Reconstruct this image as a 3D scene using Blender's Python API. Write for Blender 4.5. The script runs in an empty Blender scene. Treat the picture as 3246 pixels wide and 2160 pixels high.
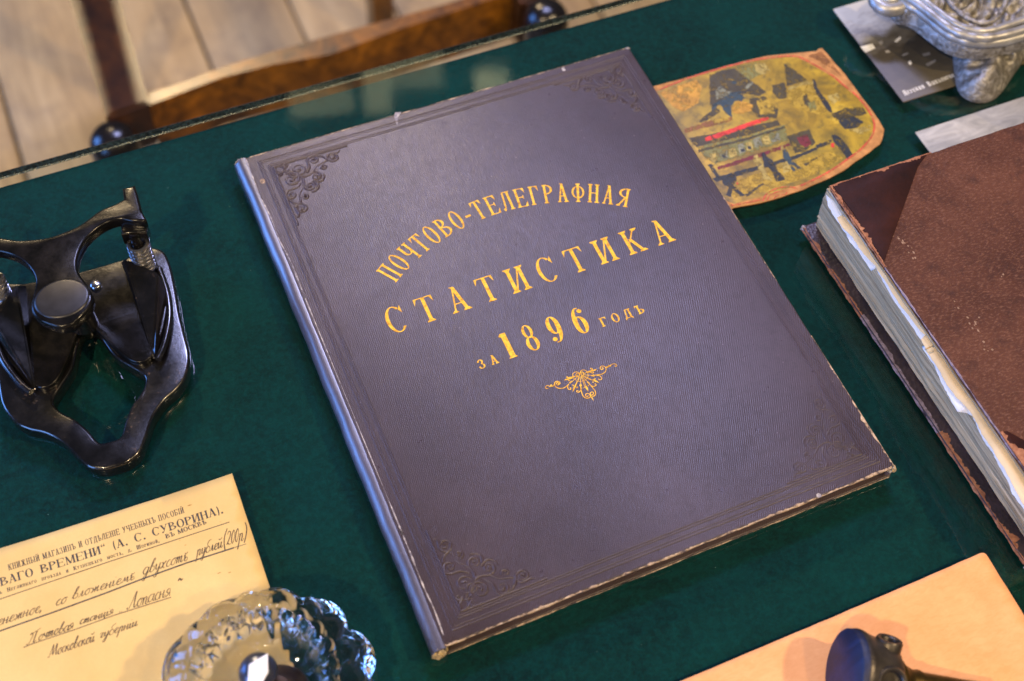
import bpy, bmesh, math, random
from mathutils import Matrix, Vector
SC = bpy.context.scene
COL = SC.collection
R = math.radians
MM = 0.001

# ------------------------------------------------------------------ camera
cam_d = bpy.data.cameras.new('camera'); cam = bpy.data.objects.new('camera', cam_d); COL.objects.link(cam)
cam_d.sensor_width = 36.0; cam_d.lens = 45.236; cam_d.clip_start = 0.02; cam_d.clip_end = 50
cam.matrix_world = Matrix(((0.917925, 0.314017, -0.242501, -0.07656),
                           (-0.394058, 0.792699, -0.465130, -0.51676),
                           (0.046171, 0.522514, 0.851380, 0.62864), (0, 0, 0, 1)))
cam_d.dof.use_dof = True; cam_d.dof.focus_distance = 0.715; cam_d.dof.aperture_fstop = 5.6
SC.camera = cam

# ------------------------------------------------------------------ room light
w = bpy.data.worlds.new('World'); SC.world = w; w.use_nodes = True
w.node_tree.nodes['Background'].inputs[0].default_value = (0.92, 0.95, 1.0, 1)
w.node_tree.nodes['Background'].inputs[1].default_value = 0.055
SC.view_settings.view_transform = 'Standard'; SC.view_settings.look = 'None'
SC.view_settings.exposure = 0.0; SC.view_settings.gamma = 1.0

def area(name, loc, aim, sx, sy, watts, col, shape='RECTANGLE', spread=180):
    l = bpy.data.lights.new(name, 'AREA'); l.shape = shape; l.size = sx; l.size_y = sy
    l.energy = watts; l.color = col; l.spread = R(spread)
    o = bpy.data.objects.new(name, l); COL.objects.link(o); o.location = loc
    d = Vector(aim) - Vector(loc); o.rotation_euler = d.to_track_quat('-Z', 'Y').to_euler()
    return o
# daylight from the window on the left, and a panel added overhead for the cover's sheen
area('window_light', (-2.1, -1.0, 0.62), (0, -0.15, 0), 1.0, 1.2, 46, (0.18, 0.40, 1.0))
area('window_light', (-2.0, 1.15, 0.55), (0, -0.15, 0), 1.1, 1.2, 54, (0.13, 0.34, 1.0))
sheen_panel = area('cover_sheen_light', (0.72, 1.10, 2.07), (0.15, -0.12, 0), 0.70, 0.26, 46, (0.52, 0.55, 1.0))
# warm ceiling bulbs; fills added at left for the pages, behind for the floor
for p, e in (((1.35, -1.2, 2.0), 40), ((0.50, -1.65, 2.0), 12), ((-1.1, -1.1, 1.9), 34), ((0.1, 2.5, 1.9), 44)):
    area('ceiling_and_fill_lamp', p, (0.1, -0.2 if p[1] < 2 else 0.6, 0), 0.10, 0.10, e, (1.0, 0.74, 0.42), 'DISK')
for p, sx, sy in (((0.46, 1.67, 1.85), .16, .07), ((0.60, 1.64, 1.83), .07, .12), ((0.71, 1.66, 1.82), .14, .09), ((0.88, 1.56, 1.83), .08, .06)):
    area('chandelier_bulb', p, (0.1, 0.0, 0), sx, sy, 0.07, (1.0, 0.92, 0.50))

# ------------------------------------------------------------------ mesh helpers (tables are in millimetres)
def tag(o, label=None, cat=None, group=None, kind=None):
    if label: o['label'] = label
    if cat: o['category'] = cat
    if group: o['group'] = group
    if kind: o['kind'] = kind
    return o
def thing(name, label, cat, loc, group=None):
    o = bpy.data.objects.new(name, None); COL.objects.link(o); o.empty_display_size = 0.02
    o.location = [c * MM for c in loc]
    return tag(o, label, cat, group)
def base_of(parent):
    v = Vector((0, 0, 0))
    while parent is not None:
        v += parent.location; parent = parent.parent
    return v
def link(name, me, mats, parent=None, smooth=False):
    if not isinstance(mats, (list, tuple)): mats = [mats]
    for m in mats: me.materials.append(m)
    o = bpy.data.objects.new(name, me); COL.objects.link(o)
    if parent is not None:
        b = base_of(parent); me.transform(Matrix.Translation(-b)); o.parent = parent
    if smooth:
        for p in me.polygons: p.use_smooth = True
    return o
def raw(name, vs, fs, mats, parent=None, smooth=False, mi=None, scale=MM, recalc=True):
    me = bpy.data.meshes.new(name); me.from_pydata([(x * scale, y * scale, z * scale) for x, y, z in vs], [], fs)
    if mi:
        for p, k in zip(me.polygons, mi): p.material_index = k
    if recalc:
        bm = bmesh.new(); bm.from_mesh(me); bmesh.ops.recalc_face_normals(bm, faces=bm.faces); bm.to_mesh(me); bm.free()
    return link(name, me, mats, parent, smooth)
def autosmooth(o, ang=35):
    me = o.data
    for p in me.polygons: p.use_smooth = True
    bm = bmesh.new(); bm.from_mesh(me)
    for e in bm.edges:
        if len(e.link_faces) == 2 and e.calc_face_angle(0) > R(ang): e.smooth = False
    bm.to_mesh(me); bm.free(); return o
def box(name, x0, x1, y0, y1, z0, z1, mat, parent=None, bev=0.0, seg=2):
    bm = bmesh.new(); bmesh.ops.create_cube(bm, size=1)
    bmesh.ops.scale(bm, vec=((x1 - x0) * MM, (y1 - y0) * MM, (z1 - z0) * MM), verts=bm.verts)
    bmesh.ops.translate(bm, vec=((x0 + x1) / 2 * MM, (y0 + y1) / 2 * MM, (z0 + z1) / 2 * MM), verts=bm.verts)
    if bev: bmesh.ops.bevel(bm, geom=bm.edges[:], offset=bev * MM, segments=seg, affect='EDGES', profile=0.5)
    me = bpy.data.meshes.new(name); bm.to_mesh(me); bm.free()
    o = link(name, me, mat, parent)
    return autosmooth(o, 50) if bev else o
def spline(pts, n=6, closed=False):
    """Catmull-Rom through the points"""
    P = [Vector(p) for p in pts]; out = []; m = len(P)
    rng = range(m) if closed else range(m - 1)
    for i in rng:
        if closed: a, b, c, d = P[(i - 1) % m], P[i], P[(i + 1) % m], P[(i + 2) % m]
        else: a, b, c, d = P[max(i - 1, 0)], P[i], P[i + 1], P[min(i + 2, m - 1)]
        for k in range(n):
            t = k / n
            out.append(0.5 * ((2 * b) + (c - a) * t + (2 * a - 5 * b + 4 * c - d) * t * t + (3 * b - a - 3 * c + d) * t ** 3))
    if not closed: out.append(P[-1])
    return [tuple(p) for p in out]
def plate(name, outline, holes, z0, z1, bev, mats, parent=None, seg=2, ang=40):
    """a flat plate with holes and rounded edges, from closed outlines in mm"""
    cu = bpy.data.curves.new(name, 'CURVE'); cu.dimensions = '2D'; cu.fill_mode = 'BOTH'
    for pts in [outline] + list(holes):
        s = cu.splines.new('POLY'); s.points.add(len(pts) - 1); s.use_cyclic_u = True
        for q, p in zip(s.points, pts): q.co = (p[0] * MM, p[1] * MM, 0, 1)
    cu.extrude = max(((z1 - z0) / 2 - bev) * MM, 1e-6); cu.bevel_depth = bev * MM; cu.bevel_resolution = seg; cu.offset = -bev * MM
    t = bpy.data.objects.new(name, cu); COL.objects.link(t)
    dg = bpy.context.evaluated_depsgraph_get(); me = bpy.data.meshes.new_from_object(t.evaluated_get(dg))
    bpy.data.objects.remove(t); bpy.data.curves.remove(cu)
    me.transform(Matrix.Translation((0, 0, (z0 + z1) / 2 * MM)))
    me.materials.clear()
    bm = bmesh.new(); bm.from_mesh(me); bmesh.ops.remove_doubles(bm, verts=bm.verts, dist=2e-6)
    bmesh.ops.recalc_face_normals(bm, faces=bm.faces); bm.to_mesh(me); bm.free()
    return autosmooth(link(name, me, mats, parent), ang)
def tube_geo(pts, rad, n=8, flat=1.0, cap=True, vs=None, fs=None, closed=False):
    vs = [] if vs is None else vs; fs = [] if fs is None else fs
    P = [Vector(p) for p in pts]; m = len(P); base = len(vs); up = None
    for i in range(m):
        t = (P[(i + 1) % m] - P[i - 1]) if closed else (P[min(i + 1, m - 1)] - P[max(i - 1, 0)])
        t.normalize()
        if up is None:
            up = Vector((0, 0, 1)) if abs(t.z) < 0.95 else Vector((1, 0, 0))
        s = t.cross(up); s.normalize(); u = s.cross(t); u.normalize()
        if abs(t.z) > 0.4: up = u
        r = rad[i] if isinstance(rad, (list, tuple)) else rad
        for k in range(n):
            a = 2 * math.pi * k / n
            vs.append(tuple(P[i] + s * (r * math.cos(a)) + u * (r * flat * math.sin(a))))
    for i in range(m if closed else m - 1):
        j = (i + 1) % m
        for k in range(n):
            fs.append((base + i * n + k, base + i * n + (k + 1) % n, base + j * n + (k + 1) % n, base + j * n + k))
    if cap and not closed:
        fs.append(tuple(base + k for k in range(n))[::-1]); fs.append(tuple(base + (m - 1) * n + k for k in range(n)))
    return vs, fs
def tube(name, pts, rad, mat, parent=None, n=8, flat=1.0, closed=False):
    vs, fs = tube_geo(pts, rad, n, flat, closed=closed)
    return autosmooth(raw(name, vs, fs, mat, parent), 50)
def lathe(name, prof, c, mat, parent=None, n=64, rfun=None, M=None):
    vs, fs = [], []
    for i, (r, z) in enumerate(prof):
        for k in range(n):
            a = 2 * math.pi * k / n; rr = rfun(r, z, a, i) if rfun else r
            vs.append((rr * math.cos(a), rr * math.sin(a), z))
    for i in range(len(prof) - 1):
        for k in range(n): fs.append((i * n + k, i * n + (k + 1) % n, (i + 1) * n + (k + 1) % n, (i + 1) * n + k))
    if prof[0][0] > 1e-6: fs.append(tuple(range(n))[::-1])
    if prof[-1][0] > 1e-6: fs.append(tuple((len(prof) - 1) * n + k for k in range(n)))
    if M is not None: vs = [tuple(M @ Vector(v)) for v in vs]
    vs = [(x + c[0], y + c[1], z + c[2]) for x, y, z in vs]
    o = raw(name, vs, fs, mat, parent)
    bm = bmesh.new(); bm.from_mesh(o.data); bmesh.ops.remove_doubles(bm, verts=bm.verts, dist=1e-6)
    bmesh.ops.recalc_face_normals(bm, faces=bm.faces); bm.to_mesh(o.data); bm.free()
    return autosmooth(o, 55)
def flat_polys(name, polys, z, mats, parent=None, mi=None, dz=0.012):
    """printed or laid-on flat shapes; each one a hair above the one before"""
    bm = bmesh.new(); idx = []
    for j, pl in enumerate(polys):
        f = bm.faces.new([bm.verts.new((p[0] * MM, p[1] * MM, (z + dz * (j % 40)) * MM)) for p in pl])
        if f.normal.z < 0 or True:
            f.normal_update()
            if f.normal.z < 0: f.normal_flip()
        f.material_index = mi[j] if mi else 0
    bmesh.ops.triangulate(bm, faces=[f for f in bm.faces if len(f.verts) > 4])
    me = bpy.data.meshes.new(name); bm.to_mesh(me); bm.free()
    return link(name, me, mats, parent)
def ribbon(pts, w, w2=None):
    """flat stroke polygon quads along a polyline, width w (tapering to w2)"""
    P = [Vector((p[0], p[1])) for p in pts]; m = len(P); L, Rr = [], []
    for i in range(m):
        t = P[min(i + 1, m - 1)] - P[max(i - 1, 0)]
        if t.length < 1e-9: t = Vector((1, 0))
        t.normalize(); nrm = Vector((-t.y, t.x))
        if isinstance(w, (list, tuple)): ww = w[i]
        else: ww = w if w2 is None else w + (w2 - w) * i / (m - 1)
        L.append(P[i] + nrm * ww / 2); Rr.append(P[i] - nrm * ww / 2)
    return [[tuple(L[i]), tuple(Rr[i]), tuple(Rr[i + 1]), tuple(L[i + 1])] for i in range(m - 1)]
def strip_mesh(name, strips, z, mat, parent=None, dz=0.004):
    """many ribbons -> one flat mesh; each ribbon's quads share a height"""
    vs, fs = [], []
    for j, st in enumerate(strips):
        zz = z + dz * (j % 12)
        for q in st:
            b = len(vs); vs += [(p[0], p[1], zz) for p in q]; fs.append(tuple(range(b, b + len(q))))
    me = bpy.data.meshes.new(name); me.from_pydata([(x * MM, y * MM, zz * MM) for x, y, zz in vs], [], fs)
    bm = bmesh.new(); bm.from_mesh(me)
    for f in bm.faces:
        f.normal_update()
        if f.normal.z < 0: f.normal_flip()
    bm.to_mesh(me); bm.free()
    return link(name, me, mat, parent)
def inside(p, poly):
    c = False; x, y = p[0], p[1]; j = len(poly) - 1
    for i in range(len(poly)):
        xi, yi = poly[i][0], poly[i][1]; xj, yj = poly[j][0], poly[j][1]
        if (yi > y) != (yj > y) and x < (xj - xi) * (y - yi) / (yj - yi) + xi: c = not c
        j = i
    return c
def edge_dist(p, poly):
    d = 1e9
    for i in range(len(poly)):
        ax, ay = poly[i - 1][0], poly[i - 1][1]; bx, by = poly[i][0], poly[i][1]
        dx, dy = bx - ax, by - ay; L = dx * dx + dy * dy or 1e-9
        t = max(0, min(1, ((p[0] - ax) * dx + (p[1] - ay) * dy) / L))
        d = min(d, math.hypot(p[0] - ax - t * dx, p[1] - ay - t * dy))
    return d
def relief(name, outline, hfun, step, mat, parent=None, z0=0.0, skirt=True):
    """a rounded casting: the outline filled with a fine grid, its height from hfun(x, y, distance to edge)"""
    xs = [p[0] for p in outline]; ys = [p[1] for p in outline]
    x0, y0 = min(xs), min(ys); nx = int((max(xs) - x0) / step) + 2; ny = int((max(ys) - y0) / step) + 2
    cl = []; m = len(outline)
    for i in range(m):
        a, b = outline[i - 1], outline[i]; L = math.hypot(b[0] - a[0], b[1] - a[1]); k = max(1, int(L / step))
        for q in range(k): cl.append((a[0] + (b[0] - a[0]) * q / k, a[1] + (b[1] - a[1]) * q / k))
    from mathutils.geometry import delaunay_2d_cdt
    pts = [Vector(p) for p in cl]; nb = len(pts)
    for i in range(nx):
        for j in range(ny):
            p = (x0 + (i + (0.5 if j % 2 else 0)) * step, y0 + j * step)
            if inside(p, outline) and edge_dist(p, outline) > step * 0.45: pts.append(Vector(p))
    r = delaunay_2d_cdt(pts, [], [list(range(nb))], 1, 1e-5)
    V = r[0]; T = r[2]
    top = [(v.x, v.y, hfun(v.x, v.y, edge_dist((v.x, v.y), outline))) for v in V]
    fs = [tuple(t) for t in T]; n = len(top)
    bm = bmesh.new(); bv = [bm.verts.new((x * MM, y * MM, z * MM)) for x, y, z in top]
    for t in fs:
        try: bm.faces.new([bv[k] for k in t])
        except ValueError: pass
    bm.edges.ensure_lookup_table()
    rim = [e for e in bm.edges if len(e.link_faces) == 1] if skirt else []
    ex = bmesh.ops.extrude_edge_only(bm, edges=rim) if rim else {'geom': []}
    for v in [g for g in ex['geom'] if isinstance(g, bmesh.types.BMVert)]: v.co.z = z0 * MM
    bmesh.ops.recalc_face_normals(bm, faces=bm.faces)
    me = bpy.data.meshes.new(name); bm.to_mesh(me); bm.free()
    if sum(p.normal.z for p in me.polygons) < 0: me.flip_normals()
    return autosmooth(link(name, me, mat, parent), 60)
def ragged(p0, p1, w, var, seed, z, step=0.8, freq=0.25):
    """a strip with one straight and one torn edge, width w to the left of p0->p1"""
    rd = random.Random(seed); a = Vector(p0); b = Vector(p1); L = (b - a).length; t = (b - a) / L; nrm = Vector((-t.y, t.x))
    n = int(L / step); out = []; ph = [rd.uniform(0, 6) for _ in range(4)]
    cur = [w]
    def ww(s):
        cur[0] += (w - cur[0]) * 0.12 + rd.gauss(0, var * .42)
        if rd.random() < .06: cur[0] = w + rd.uniform(-1, 1.3) * var
        return max(0.1, cur[0] + rd.uniform(-.2, .2) * var)
    st = [(a + t * (L * i / n), a + t * (L * i / n) + nrm * ww(L * i / n)) for i in range(n + 1)]
    return [[tuple(st[i][0]), tuple(st[i + 1][0]), tuple(st[i + 1][1]), tuple(st[i][1])] for i in range(n)]

# ------------------------------------------------------------------ material helpers
class NB:
    def __init__(s, name):
        s.m = bpy.data.materials.new(name); s.m.use_nodes = True; s.t = s.m.node_tree; s.n = s.t.nodes; s.l = s.t.links
        s.b = s.n['Principled BSDF']; s.tc = s.n.new('ShaderNodeTexCoord')
    def put(s, sock, v):
        if isinstance(v, bpy.types.NodeSocket): s.l.new(v, sock)
        elif isinstance(v, (tuple, list)) and len(v) == 3 and sock.type == 'RGBA': sock.default_value = (*v, 1)
        else: sock.default_value = v
    def set(s, **k):
        for a, v in k.items(): s.put(s.b.inputs[a.replace('_', ' ')], v)
        return s
    def co(s, sc=(1, 1, 1), rot=(0, 0, 0)):
        mp = s.n.new('ShaderNodeMapping'); s.l.new(s.tc.outputs['Object'], mp.inputs[0]); mp.inputs['Scale'].default_value = sc; mp.inputs['Rotation'].default_value = rot
        return mp.outputs[0]
    def noise(s, scale, detail=4, rough=0.55, co=None, out=0, dist=0.0):
        x = s.n.new('ShaderNodeTexNoise'); s.l.new(co or s.tc.outputs['Object'], x.inputs['Vector'])
        x.inputs['Scale'].default_value = scale; x.inputs['Detail'].default_value = detail; x.inputs['Roughness'].default_value = rough; x.inputs['Distortion'].default_value = dist
        return x.outputs[out]
    def wave(s, scale, co=None, dist=0.0, direction='X'):
        x = s.n.new('ShaderNodeTexWave'); s.l.new(co or s.tc.outputs['Object'], x.inputs['Vector']); x.bands_direction = direction
        x.inputs['Scale'].default_value = scale; x.inputs['Distortion'].default_value = dist; x.inputs['Detail'].default_value = 2
        return x.outputs[1]
    def voro(s, scale, co=None, feature='F1', out='Distance'):
        x = s.n.new('ShaderNodeTexVoronoi'); x.feature = feature; s.l.new(co or s.tc.outputs['Object'], x.inputs['Vector']); x.inputs['Scale'].default_value = scale
        return x.outputs[out]
    def ramp(s, f, stops, interp='LINEAR'):
        x = s.n.new('ShaderNodeValToRGB'); s.l.new(f, x.inputs[0]); e = x.color_ramp.elements; x.color_ramp.interpolation = interp
        while len(e) < len(stops): e.new(0.5)
        for q, (p, c) in zip(e, stops):
            q.position = p; q.color = (*c, 1) if isinstance(c, (tuple, list)) else (c, c, c, 1)
        return x.outputs[0]
    def mix(s, f, a, b, mode='MIX'):
        x = s.n.new('ShaderNodeMix'); x.data_type = 'RGBA'; x.blend_type = mode
        s.put(x.inputs[0], f); s.put(x.inputs[6], a); s.put(x.inputs[7], b); return x.outputs[2]
    def math(s, op, a, b=0.0):
        x = s.n.new('ShaderNodeMath'); x.operation = op; s.put(x.inputs[0], a); s.put(x.inputs[1], b); return x.outputs[0]
    def sep(s, co=None):
        x = s.n.new('ShaderNodeSeparateXYZ'); s.l.new(co or s.tc.outputs['Object'], x.inputs[0]); return x.outputs
    def bump(s, h, strength=0.3, dist=0.0005):
        x = s.n.new('ShaderNodeBump'); x.inputs['Strength'].default_value = strength; x.inputs['Distance'].default_value = dist; s.l.new(h, x.inputs['Height'])
        s.l.new(x.outputs[0], s.b.inputs['Normal']); return s
def plain(name, col, rough=0.6, metal=0.0, spec=0.5, var=0.0, vscale=200):
    b = NB(name); b.set(Roughness=rough, Metallic=metal, Specular_IOR_Level=spec)
    if var:
        n = b.noise(vscale, 5)
        b.set(Base_Color=b.ramp(n, [(0.3, tuple(c * (1 - var) for c in col)), (0.7, tuple(min(1, c * (1 + var)) for c in col))]))
    else: b.set(Base_Color=col)
    return b.m
M = {}
# green baize under the glass
b = NB('green_felt')
n1 = b.noise(22, 4, 0.6); n2 = b.noise(1500, 3, 0.7); n3 = b.noise(330, 5, 0.75)
c = b.ramp(n1, [(0.3, (0.0001, 0.014, 0.0145)), (0.72, (0.0003, 0.030, 0.029))])
c = b.mix(b.ramp(n3, [(0.40, 0.0), (0.75, 0.7)]), c, (0.0005, 0.052, 0.050))
sp = b.ramp(b.voro(160), [(0.018, 1.0), (0.04, 0.0)])
sp = b.math('MULTIPLY', sp, b.ramp(b.noise(60, 2), [(0.57, 0.0), (0.63, 1.0)]))
c = b.mix(sp, c, (0.22, 0.38, 0.34))
fib = b.ramp(b.noise(420, 3, 0.7, b.co((1, 7, 1), (0, 0, 0.6)), dist=1.5), [(0.66, 0.0), (0.78, 0.35)])
c = b.mix(fib, c, (0.05, 0.24, 0.22))
b.set(Base_Color=c, Roughness=0.95, Specular_IOR_Level=0.15).bump(n3, 0.7, 0.0012)
M['felt'] = b.m
# clear plate glass: reflects by angle, lets light straight through
b = NB('plate_glass'); t = b.t; b.n.remove(b.b); out = b.n['Material Output']
fr = b.n.new('ShaderNodeFresnel'); fr.inputs[0].default_value = 1.48
tr = b.n.new('ShaderNodeBsdfTransparent'); tr.inputs[0].default_value = (0.955, 0.985, 0.975, 1)
gl = b.n.new('ShaderNodeBsdfGlossy'); gl.inputs['Roughness'].default_value = 0.045
sm = b.ramp(b.noise(30, 4, 0.6), [(0.4, 0.03), (0.8, 0.09)]); b.l.new(sm, gl.inputs['Roughness'])
mx = b.n.new('ShaderNodeMixShader'); ge = b.n.new('ShaderNodeNewGeometry'); b.l.new(b.math('MULTIPLY', fr.outputs[0], b.math('SUBTRACT', 1.0, ge.outputs['Backfacing'])), mx.inputs[0]); b.l.new(tr.outputs[0], mx.inputs[1]); b.l.new(gl.outputs[0], mx.inputs[2]); b.l.new(mx.outputs[0], out.inputs[0])
M['glass'] = b.m
b = NB('ground_glass_edge'); n = b.noise(500, 4)
b.set(Base_Color=b.ramp(n, [(0.35, (0.004, 0.012, 0.014)), (0.75, (0.05, 0.08, 0.08))]), Roughness=0.22, Specular_IOR_Level=0.9).bump(n, 0.9, 0.001)
M['glass_edge'] = b.m
# old purple-brown bookcloth
def cloth(name, dark, light, fleck, rough=0.30, sheen=0.0, spec=0.5, bmp=0.3):
    b = NB(name); n1 = b.noise(14, 5, 0.6); n2 = b.noise(1900, 2, 0.6); n3 = b.noise(160, 5, 0.7)
    tw = b.wave(300, b.co((1, 1, 1), (0, 0, R(35))), 1.5)
    c = b.ramp(n1, [(0.36, dark), (0.62, light)])  # fading blotches, contrast raised to paint in the cover's uneven light
    c = b.mix(b.ramp(n2, [(0.35, 0.0), (0.8, 0.7)]), c, tuple(v * 1.7 for v in light))
    c = b.mix(b.ramp(tw, [(0.2, 0.35), (0.6, 0.0)]), c, tuple(v * 0.45 for v in dark))
    c = b.mix(b.ramp(n3, [(0.25, 0.45), (0.5, 0.0)]), c, tuple(v * 0.75 for v in dark))
    fl = b.math('MULTIPLY', b.ramp(b.voro(230), [(0.05, 1.0), (0.10, 0.0)]), b.ramp(b.noise(70, 3), [(0.56, 0.0), (0.66, 0.8)]))
    c = b.mix(fl, c, fleck)
    b.set(Base_Color=c, Roughness=b.ramp(n3, [(0.2, rough + .1), (0.8, rough - .06)]), Specular_IOR_Level=spec, Sheen_Weight=sheen)
    h = b.math('ADD', b.math('MULTIPLY', tw, 0.6), n2); b.bump(h, bmp, 0.0004)
    return b
M['cloth'] = cloth('purple_bookcloth', (0.024, 0.0135, 0.0125), (0.050, 0.033, 0.036), (0.24, 0.19, 0.18)).m
b = cloth('spine_cloth', (0.036, 0.032, 0.050), (0.07, 0.065, 0.10), (0.4, 0.4, 0.45), 0.34, 0.0); b.set(Specular_IOR_Level=1.0, Coat_Weight=1.0, Coat_Roughness=0.3); M['spine'] = b.m
b = NB('rubbed_cloth'); n = b.noise(330, 4, 0.7)
b.set(Base_Color=b.ramp(n, [(0.36, (0.07, 0.05, 0.05)), (0.5, (0.34, 0.24, 0.15)), (0.7, (0.66, 0.52, 0.36))]), Roughness=0.85).bump(n, 0.8, 0.0006); M['rub'] = b.m
b = NB('rubbed_spine'); n = b.noise(300, 4, 0.7)
b.set(Base_Color=b.ramp(n, [(0.32, (0.10, 0.09, 0.12)), (0.5, (0.30, 0.28, 0.30)), (0.7, (0.62, 0.58, 0.54))]), Roughness=0.85).bump(n, 0.8, 0.0006); M['rub_spine'] = b.m
b = NB('frayed_board'); n = b.noise(600, 4, 0.7)
b.set(Base_Color=b.ramp(n, [(0.3, (0.28, 0.17, 0.06)), (0.7, (0.72, 0.58, 0.36))]), Roughness=0.9).bump(n, 0.9, 0.0008); M['fray'] = b.m
b = NB('gold_leaf'); n = b.noise(420, 5, 0.7); n2 = b.noise(60, 3)
b.set(Base_Color=b.ramp(n, [(0.26, (0.10, 0.055, 0.03)), (0.36, (0.50, 0.22, 0.015)), (0.52, (0.84, 0.48, 0.032)), (0.75, (0.94, 0.64, 0.08))]), Metallic=0.10, Roughness=0.6, Specular_IOR_Level=0.25).bump(n, 0.3, 0.0003); M['gold'] = b.m
b = NB('page_edge'); st = b.noise(1, 6, 0.75, b.co((25, 14, 1500))); n = b.noise(40, 4)
b.set(Base_Color=b.mix(b.ramp(n, [(0.35, 0.0), (0.7, 0.5)]), b.ramp(st, [(0.38, (0.12, 0.08, 0.04)), (0.5, (0.44, 0.33, 0.18)), (0.64, (0.68, 0.53, 0.33))]), (0.40, 0.30, 0.17)), Roughness=0.85).bump(st, 0.6, 0.0006); M['pages'] = b.m


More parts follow.
